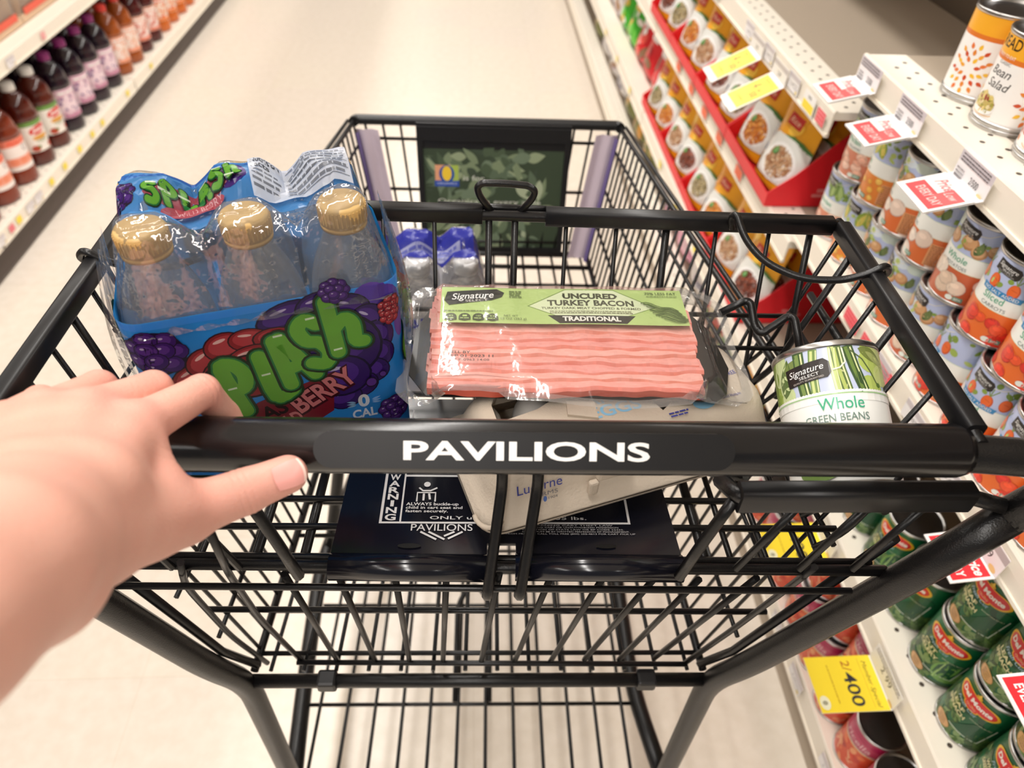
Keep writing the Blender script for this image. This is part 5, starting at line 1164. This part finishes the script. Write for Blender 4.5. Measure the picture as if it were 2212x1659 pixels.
def crease(c, ax, t0, wd, dep, rad, wob=0):
    global disp
    d = P - c; t = d @ ax - t0 + wob * np.sin((d @ np.cross(ax, V3(.3, .5, .8))) * 500); near = np.exp(-((d ** 2).sum(1) - (d @ ax) ** 2) / rad ** 2); disp -= dep * np.exp(-(t / wd) ** 2) * near
ax = J['tt'] - J['ti']; ax /= np.linalg.norm(ax)
for t0, dp in ((-.004, .00035), (-.0005, .00055), (.0028, .00040)): crease(J['ti'], ax, t0, .0007, dp, .018, .0003)
ax2 = J['ip'] - J['im']; ax2 /= np.linalg.norm(ax2)
for t0, dp in ((-.003, .0003), (.001, .0004)): crease(J['ip'], ax2, t0, .0007, dp, .016, .0003)
for t0 in (.010, .016): crease(J['wb'], (J['im'] - J['wb']) / np.linalg.norm(J['im'] - J['wb']), t0, .0009, .0005, .014, .0006)
crease(J['tm'], (J['tm'] - J['tc']) / np.linalg.norm(J['tm'] - J['tc']), .004, .0022, .0011, .008)
for a, b in (('im', 'ci'), ('mm', 'cm'), ('rm', 'cr')):   # faint tendons on the back of the hand
    d = J[a] - J[b]; L_ = np.linalg.norm(d); d /= L_; q = P - J[b]; t = q @ d; r2 = ((q - t[:, None] * d) ** 2).sum(1); disp += .0007 * np.exp(-((np.sqrt(r2) - .014) / .006) ** 2) * np.exp(-((t - L_ * .8) / .02) ** 2)
P = P + Nn * disp[:, None]; me2.vertices.foreach_set('co', P.ravel())
ca = me2.color_attributes.new('Col', 'FLOAT_COLOR', 'POINT'); ca.data.foreach_set('color', np.concatenate([col, np.ones((n, 1), np.float32)], 1).ravel())
me2.polygons.foreach_set('use_smooth', [True] * len(me2.polygons)); me2.update()
sk = attr('skin', .46, .38, 0, (620, .30, .0009, 4)); sb = sk.node_tree.nodes['Principled BSDF']; sb.inputs['Subsurface Weight'].default_value = .18; sb.inputs['Subsurface Radius'].default_value = (.010, .004, .0025); sb.inputs['Subsurface Scale'].default_value = .6
me2.materials.clear(); me2.materials.append(sk)
tag(ob, 'bare left hand and forearm gripping the cart handle, thumb along the front', 'person')
# thumb nail
a_ = Vector(J['tt'] - J['ti']).normalized(); vw = (Vector((0, 0, 1.33)) - Vector(J['tt'])); vw = (vw - a_ * vw.dot(a_)).normalized(); sd = a_.cross(vw)
vw = (vw + sd * .05).normalized(); sd = a_.cross(vw); base = Vector(J['ti'])
def nail(u, v):
    al = (u - .5) * 1.36; t = v; w_ = 1 - .18 * (1 - v) ** 2; r = .0119 + .0002 * math.cos(al); al *= w_
    s_ = J_len - .0085 + (.0150 * t) + .0014 * math.sin(PI * u) * (1 if v > .5 else -.6) * abs(2 * v - 1)
    tip = max(0, s_ - J_len); r2 = math.sqrt(max(1e-8, (r - .0001) ** 2 - tip * tip * .75))
    return base + a_ * s_ + (vw * math.cos(al) + sd * math.sin(al)) * r2
J_len = float(np.linalg.norm(J['tt'] - J['ti']))
nm = MB().grid(nail, 14, 12, H('EDA9A0'), colfn=lambda u, v: H('F6D6C9') if v > .9 else H('EBA59C'))
nm.build('thumbnail', M['plas'], ob, label='short pink thumbnail')
# ---------------------------------------------------------------- juice bottles on the left base shelf
LB = {}
def juice(name, body, capc, lab, prints, r=.054, h=.262, sq=0):
    t = thing('juice_bottle', name, 'bottle'); m = plain(name + '_juice', body, .10, .6, 0, None, .3)
    n = 28; MB().lathe([(r * .8, 0), (r * .98, .004), (r, .012), (r, .040), (r * .95, .046), (r * .95, .150), (r, .156), (r * 1.0, .166), (r * .88, .176), (r * .90, .184), (r * .78, .206), (r * .50, .228), (r * .34, .238), (r * .34, h - .02)], n).build('body', m, t)
    MB().lathe([(r * .385, h - .024), (r * .40, h - .020), (r * .40, h - .003), (r * .36, h), (.002, h)], 22).build('cap', plain(name + '_cap', capc, .4), t)
    lb = MB(); rr = r * .965; lb.grid(lambda u, v: (rr * math.sin((u - .5) * 3.6), -rr * math.cos((u - .5) * 3.6), .048 + .1 * v), 20, 1, lab)
    if prints: prints.into(lb, wrap(rr + .0002, .048), None, .00015, 0, 3.6 * rr / 20)
    lb.build('paper_label', M['print'], t); t.location = (30, 0, -5); return t
p = Pr(); p.rect(-.07, .078, .09, .1, H('F08A72')); p.text('PEACH', 0, .083, .012, H('E8553A'), .06, bold=.03); p.ell(.02, .066, .010, .010, H('9A8A8A')); p.ell(.02, .066, .007, .007, H('F2E9E6')); p.rect(-.07, .015, .09, .042, H('F2A68E'))
for x in (-.03, 0, .03): p.ell(x, .03, .014, .010, H('EE8F6E'))
LB['peach'] = juice('peach label juice', H('7A2E18'), H('EEEDEA'), H('F6EDE8'), p)
p = Pr(); p.rect(-.06, .086, .08, .1, H('6E9A4A')); p.ell(.0, .070, .034, .014, H('D9362E'), .15); p.text('Juice', .0, .064, .014, WHITE, .05, shear=.25, bold=.02); p.ell(.0, .045, .030, .008, H('E0A24A')); p.text('100%', 0, .028, .012, H('8A9A6A'), .04)
for x in (-.03, .03): p.ell(x, .012, .014, .010, H('B5452E')); p.ell(x + .012, .016, .006, .004, H('6A8A3A'))
LB['apple'] = juice('apple juice', H('551A10'), H('F2F1EE'), H('F4EEE6'), p)
def flecked(c1, c2, c3, seed):
    rnd = random.Random(seed); p = Pr(); p.rect(-.07, .08, .09, .1, c3)
    for k in range(60): p.ell(rnd.uniform(-.07, .07), rnd.uniform(.01, .075), rnd.uniform(.003, .008), rnd.uniform(.002, .006), rnd.choice([c1, c2, c3]), rnd.uniform(0, 3), n=8)
    p.rect(-.04, .002, .04, .014, c1); p.lines(-.04, .085, .04, 1, .01, .007, WHITE); return p
LB['grape'] = juice('grape juice', H('1E0C1E'), H('8E2A74'), H('F0D9E2'), flecked(H('C98AA6'), H('8A6A9A'), H('E6BED0'), 1))
LB['amber'] = juice('amber juice', H('9A4A14'), H('E8443A'), H('F8E6DC'), flecked(H('F0A080'), H('EBC0A6'), H('F4B49A'), 2))
LB['red'] = juice('red juice', H('4A0E12'), H('E23A34'), H('F6E2DC'), flecked(H('E88A72'), H('D96A5A'), H('F2BCA8'), 3))
LB['orange'] = juice('orange juice', H('C8641E'), H('EE6A3A'), H('F8EEE4'), flecked(H('EE8A4A'), H('F0B080'), H('E86A3A'), 4))
LB['green'] = juice('dark green bottle', H('2A4A3A'), H('F0EEE8'), H('F2F0EA'), flecked(H('6A9A6A'), H('B0C8A0'), H('8AB08A'), 5))
seq = ['peach', 'peach', 'peach', 'peach', 'apple', 'apple', 'grape', 'grape', 'grape', 'grape', 'amber', 'amber', 'red', 'red', 'orange', 'orange', 'orange', 'orange', 'amber', 'amber', 'orange', 'green', 'green', 'apple', 'red', 'red']
desc = {'peach': 'peach-labelled dark juice bottle', 'apple': 'brown juice bottle, white cap, red script', 'grape': 'dark purple juice bottle with purple cap', 'amber': 'amber juice bottle with red cap and pale label', 'red': 'dark red juice bottle with red cap', 'orange': 'orange juice bottle with pale label', 'green': 'dark green bottle with white label'}
ordn = ['nearest', 'second', 'third', 'fourth', 'fifth', 'sixth', 'seventh', 'eighth']; cntk = {}; usedl = set()
for i, kd in enumerate(seq):
    for rw in (0, 1):
        y = 1.845 + i * .1335 + (.012 if rw else 0); x = XL - .078 - rw * .118; loc = A(x, y, .1275); rot = (0, 0, AR + PI / 2 + math.radians(-18 + (i * 37 % 11) - 5))
        if kd not in usedl: usedl.add(kd); r = LB[kd]; r.location = loc; r.rotation_euler = rot
        else: r = dup(LB[kd], loc, rot, None, '')
        if rw == 0:
            cntk[kd] = cntk.get(kd, 0) + 1; r['label'] = '%s, %s of its kind along' % (desc[kd], ordn[cntk[kd] - 1])
            if 'group' in r: del r['group']
        else: r['label'] = '%s, second rank of the left shelf' % desc[kd]; r['group'] = 'second rank of juice bottles, ' + kd
# wrapped packs of amber drinks on the shelf above
pw = None
for i in range(9):
    y = 1.70 + i * .255
    if pw is None:
        pw = thing('bottle_tray', 'x', 'drink pack'); bm_ = MB().lathe([(.026, 0), (.029, .005), (.029, .10), (.024, .125), (.012, .15), (.012, .165)], 14).mesh('bottle', attr('peach_drink', .2, .5)); cm = MB().lathe([(.0135, .158), (.0135, .178), (.002, .179)], 12).mesh('cap', plain('pale_cap', H('F0DCC8'), .4))
        for a in range(3):
            for b in range(4):
                for m_, nm_ in ((bm_, 'bottle'), (cm, 'cap')): o = bpy.data.objects.new(nm_, m_); C.objects.link(o); o.parent = pw; o.location = (-.062 + a * .062, -.094 + b * .0625, .004)
        for d in bm_.color_attributes['Col'].data: d.color = (*H('D9A868'), 1)
        fb = MB(); bx = rrect(-.096, -.127, .096, .127, .03); fb.grid(lambda u, v: (*[q * (1 - .16 * max(0, v - .6) / .4) for q in (lambda k: (bx[int(k)][0], bx[int(k)][1]))(round(u * 28) % 28)], .002 + .178 * v + .004 * math.sin(u * 40) * v), 28, 8); fb.build('wrap', film('cloudy_wrap', (1, .98, .95), .30, (30, .9, .006), 1, .5, .1), pw)
        MB().box((0, 0, .012), (.20, .262, .022), H('D9B99A')).box((.101, 0, .03), (.002, .2, .02), H('E8604A')).build('tray', M['print'], pw)
        r = pw
    else: r = dup(pw, (0, 0, 0), (0, 0, 0))
    r.location = A(XL - .165, y, .498); r.rotation_euler = (0, 0, AR); r['label'] = 'film-wrapped tray of amber bottles on the upper left shelf, %s' % (['nearest', 'second', 'third', 'fourth', 'fifth', 'sixth', 'seventh', 'eighth', 'farthest'][i] + ' along')
# ---------------------------------------------------------------- rice pouches, trays, bags and boxes of the far bay
def pouch_mesh(prints, w_, h, d, base, bot=True):
    m = MB()
    def prof(u, v):
        a = (1 - abs(2 * u - 1) ** 2.6) * (1 - abs(2 * v - 1) ** 4) ** .8; k = max(0, v - .9) / .1
        return d * (.5 * a * (1.25 - .8 * v) + (.45 * (1 - v) ** 3 * (1 - abs(2 * u - 1) ** 4) if bot else 0)) + .0012
    X_ = lambda u, v: (u - .5) * w_ * (1 - .05 * math.sin(PI * v)); 
    m.grid(lambda u, v: (X_(u, v), -prof(u, v), v * h), 14, 16, base); m.grid(lambda u, v: (X_(1 - u, v), prof(u, v), v * h), 14, 16, base)
    if prints: prints.into(m, lambda u, v, q: (u, -prof(min(1, max(0, u / w_ + .5)), min(1, max(0, v / h))) - q - .0006, v), .012, .0003)
    return m
def rice(seed, food):
    rnd = random.Random(seed); p = Pr(); Y0_, Y1_ = H('F2A922'), H('F8C84A')
    for k in range(6): p.ell(rnd.uniform(-.06, .06), rnd.uniform(.11, .17), .02, .012, rnd.choice([Y0_, Y1_, H('EE9A1E')]), rnd.uniform(0, 3), n=12)
    p.poly([(-.066, .02), (-.066, .075), (-.03, .097), (.03, .102), (.066, .090), (.066, .02)], H('E2E3DE'))
    p.poly([(-.01, .099), (.02, .106), (.045, .104), (.066, .095), (.066, .088), (.03, .100)], H('4E7A3E'))
    p.rect(-.024, .117, .024, .138, H('C8302A')); p.text('Rice', .0, .1225, .010, H('F4D8B8'), .034, shear=.2)
    p.ell(.012, .054, .042, .035, H('F4F4F2'), n=24); p.ell(.014, .054, .035, .029, tuple(q * .8 for q in food[0]), n=24)
    for k in range(90):
        a, q = rnd.uniform(0, 6.28), rnd.random() ** .5; p.ell(.014 + .033 * q * math.cos(a), .054 + .027 * q * math.sin(a), rnd.uniform(.003, .006), .0022, rnd.choice(food), rnd.uniform(0, 3), n=7)
    p.leaf(-.010, .066, .018, .006, .4, H('4E8A4A')); p.leaf(-.004, .066, .014, .005, 1.2, H('78A868'))
    p.rect(-.064, .020, -.050, .044, H('F2B63A')); p.rect(-.063, .048, -.051, .060, H('4A7AB8')); p.rect(-.066, .0, .066, .018, Y0_); p.lines(-.062, .10, -.036, 4, .006, .003, H('8A8A96'))
    return p
FD = [[H('C9A27E'), H('B98A66'), H('D8B896'), H('A87450')], [H('D8863A'), H('C8702A'), H('E8A85A'), H('B8602A')], [H('9A8A62'), H('B8A67A'), H('7A6A4A'), H('C8B890')], [H('8A4A3A'), H('6A3228'), H('A8604A'), H('4E2A22')]]
PM = [pouch_mesh(rice(40 + i, FD[i]), .134, .182, .048, H('F0A826')).mesh('rice_pouch', M['pouch']) for i in range(4)]
FN = ['brown rice', 'orange fried rice', 'green-flecked rice', 'dark bean rice']
def tray(x, y, z, w_, label):
    t = athing('shelf_tray', label, 'display tray', x, y, z, -PI / 2); m = MB(); D_ = .25; RD = H('E8232E'); R2 = H('C81E28')
    m.prism([(-w_ / 2, 0), (w_ / 2, 0), (w_ / 2, D_), (-w_ / 2, D_)], .0005, .0025, R2)
    m.box((0, .001, .014), (w_, .002, .026), RD)
    for s_ in (-1, 1): m.prism([(0, .001), (.03, .001), (D_, .001), (D_, .160), (.13, .158), (.045, .065), (.0, .028)], s_ * w_ / 2 - .0012, s_ * w_ / 2 + .0012, RD, fn=lambda a, b, c: (c, a, b))
    if 'nearest' in label: m.box((w_ / 2 + .0016, .11, .034), (.0006, .035, .007), H('F08A8A')).box((w_ / 2 + .0016, .11, .024), (.0006, .05, .006), H('F08A8A'))
    m.build('tray_body', M['print'], t); return t
TN = ['nearest', 'second', 'third', 'fourth']
for zi, (z, nm, n) in enumerate(((.6535, 'upper', 4), (.3715, 'lower', 4))):
    for i in range(n):
        y = 1.330 + i * .292; tray(XR - .010 if zi == 0 else XR + .008, y, z, .286, 'red cardboard tray of rice pouches on the %s shelf, %s' % (nm, TN[i]))
        for j in (0, 1):
            for rk in (0, 1):
                q = (i * 2 + j + zi * 3) % 4; o = bpy.data.objects.new('rice_pouch', PM[q]); C.objects.link(o)
                o.location = A(XR + (.036 if zi == 0 else .05) + rk * .058, y - .070 + j * .140, z + .004); o.rotation_euler = (math.radians(-9), 0, AR - PI / 2 + math.radians(9 - 5 * j))
                if rk: tag(o, 'yellow rice pouch in the second rank of the %s trays' % nm, 'pouch', 'second rank of pouches, %s shelf' % nm)
                else: tag(o, '%s pouch, %s half of the %s tray, %s pouch shelf' % (FN[q], 'near' if j == 0 else 'far', TN[i], nm), 'pouch')
def bag(name, label, cat, x, y, z, sz, cols, seed, group=None, lean=-10, turn=0, lie=False):
    rnd = random.Random(seed); p = Pr(); w_, h, d = sz
    for k in range(16): p.ell(rnd.uniform(-.4, .4) * w_, rnd.uniform(.08, .9) * h, rnd.uniform(.06, .2) * w_, rnd.uniform(.04, .12) * h, rnd.choice(cols[1:]), rnd.uniform(0, 3), n=12)
    p.rect(-.3 * w_, .62 * h, .3 * w_, .78 * h, cols[1]); p.lines(-.26 * w_, .67 * h, .26 * w_, 1, .02, .03 * h, WHITE)
    o = pouch_mesh(p, w_, h, d, cols[0], False).build(name, M['pouch']); o.location = A(x, y, z + (d * .5 if lie else .002)); o.rotation_euler = (math.radians(-90 if lie else lean), 0, AR - PI / 2 + math.radians(turn)); return tag(o, label, cat, group)
R_ = [H('D8232E'), H('F2EDEA'), H('B81A2A'), H('EE5A50'), H('8A6A4E')]; Gn = [H('3FB02E'), H('F0C23A'), H('6AC84A'), H('E8E6DC')]; Wt = [H('E6E2E2'), H('8A8AA0'), H('C8B8C8'), H('B08A6A'), H('F4F2EE')]; Ol = [H('7A7E3A'), H('E0A040'), H('5E6A2E'), H('C8B070')]; Pk = [H('F0A6C4'), H('F8D4E0'), H('E88AB0'), H('9AB8E8')]
for i, (y, c_, nm) in enumerate(((2.40, R_, 'shiny red bag, nearest of the far shelf'), (2.56, R_, 'second shiny red bag of the far shelf'), (2.72, R_, 'third red bag of the far shelf, beside the green one'), (2.90, Gn, 'bright green bag with yellow picture on the far shelf'), (3.07, Gn, 'second green bag on the far shelf'), (3.26, Wt, 'silver grey bag beyond the green bags'), (3.46, Wt, 'second silver grey bag beyond the green bags'), (3.70, Wt, 'brown and white bag near the aisle end'), (3.95, Ol, 'olive bag near the aisle end, middle shelf'))):
    bag('food_bag', nm, 'bag', XR + .075, y, .372, (.15, .20, .07), c_, 60 + i)
for i, (y, c_, nm) in enumerate(((1.62, Wt, 'white bag on the base shelf below the pouches, nearest'), (1.80, Pk, 'pink bag on the base shelf, nearer one'), (1.97, Pk, 'pink bag on the base shelf, farther one'), (2.15, Wt, 'pale bag on the base shelf beyond the pink bags'), (2.38, Ol, 'olive green bag with orange flowers on the base shelf'), (2.58, Ol, 'second olive green bag on the base shelf'), (2.78, Ol, 'third olive green bag on the base shelf'), (3.0, Wt, 'white and grey bag far along the base shelf'), (3.22, Wt, 'second white and grey bag far along the base shelf'), (3.46, Wt, 'third white and grey bag far along the base shelf'), (3.72, Ol, 'farthest olive bag on the base shelf'))):
    bag('food_bag', nm, 'bag', XR + .085, y, .142, (.16, .19, .08), c_, 90 + i)
for i, (y, c_) in enumerate(((1.16, [H('E8A02A'), H('D8402E'), H('4E8A3E'), H('F2C85A')]), (1.31, [H('5E8A3A'), H('D8502E'), H('E8C04A'), H('8AA84E')]), (1.46, [H('D84A3A'), H('E8B03A'), H('6A9A4A'), H('F0E0C0')]))):
    bag('food_bag', 'colourful vegetable-picture bag low behind the cart side, %s of three' % ['nearest', 'middle', 'farthest'][i], 'bag', XR + .08, y, .142, (.145, .185, .07), c_, 120 + i)
def carton(label, x, y, z, s_, c0, c1, turn=0):
    t = athing('food_carton', label, 'carton', x, y, z, -PI / 2 + math.radians(turn)); w_, d, h = s_; m = MB().box((0, 0, h / 2), (w_, d, h), c0, 0, None, .002); p = Pr()
    p.rect(-w_ * .46, h * .06, w_ * .46, h * .94, c1); p.lines(-w_ * .4, h * .7, w_ * .4, 5, h * .1, h * .035, H('F0E6E4')); p.rect(-w_ * .36, h * .08, -w_ * .1, h * .24, H('EEE8E6')); p.rect(-w_ * .33, h * .11, -w_ * .13, h * .21, H('3A3436')); p.text('Rice', .1 * w_, h * .78, h * .1, H('D8484A'), w_ * .5)
    p.into(m, lambda u, v, q: (u, -d / 2 - q, v), None, .0003); m.build('box', M['print'], t); return t
carton('dark red and grey carton standing at the end of the pouch trays', XR + .08, 2.385, .654, (.135, .05, .185), H('8E1A2A'), H('9A8E98'))
for i, y in enumerate((2.54, 2.69, 2.84, 3.0, 3.16)): carton('orange-brown carton beyond the dark red one, %s of five' % ['nearest', 'second', 'third', 'fourth', 'farthest'][i], XR + .075, y, .654, (.135, .05, .18), H('B5562E'), H('D89A6A'))
# things at the back of the shelf above the pouches
def jar(label, x, y, z, c0):
    t = athing('dark_jar', label, 'jar', x, y, z, -PI / 2); MB().lathe([(.03, 0), (.036, .004), (.037, .01), (.037, .09), (.030, .108), (.028, .112)], 22, c0).build('body', M['gloss'], t); MB().lathe([(.031, .110), (.031, .126), (.002, .127)], 22).build('lid', M['bumper'], t)
    m = MB(); p = Pr().rect(-.03, .02, .03, .08, H('C9BCC8')); p.rect(-.03, .05, .03, .08, H('B03A4A')); p.lines(-.022, .04, .022, 3, .008, .004, H('5A4A5A')); p.into(m, wrap(.0375, 0), None, .0003, 0, .006); m.build('label', M['print'], t)
for i, (x, y) in enumerate(((.86, 1.76), (.88, 1.86), (.87, 1.96), (.89, 2.06))): jar('dark jar at the back of the empty shelf, %s of four' % ['nearest', 'second', 'third', 'farthest'][i], x, y, .886, [H('2A2238'), H('3A2028'), H('2A2A4A'), H('4A2A2A')][i])
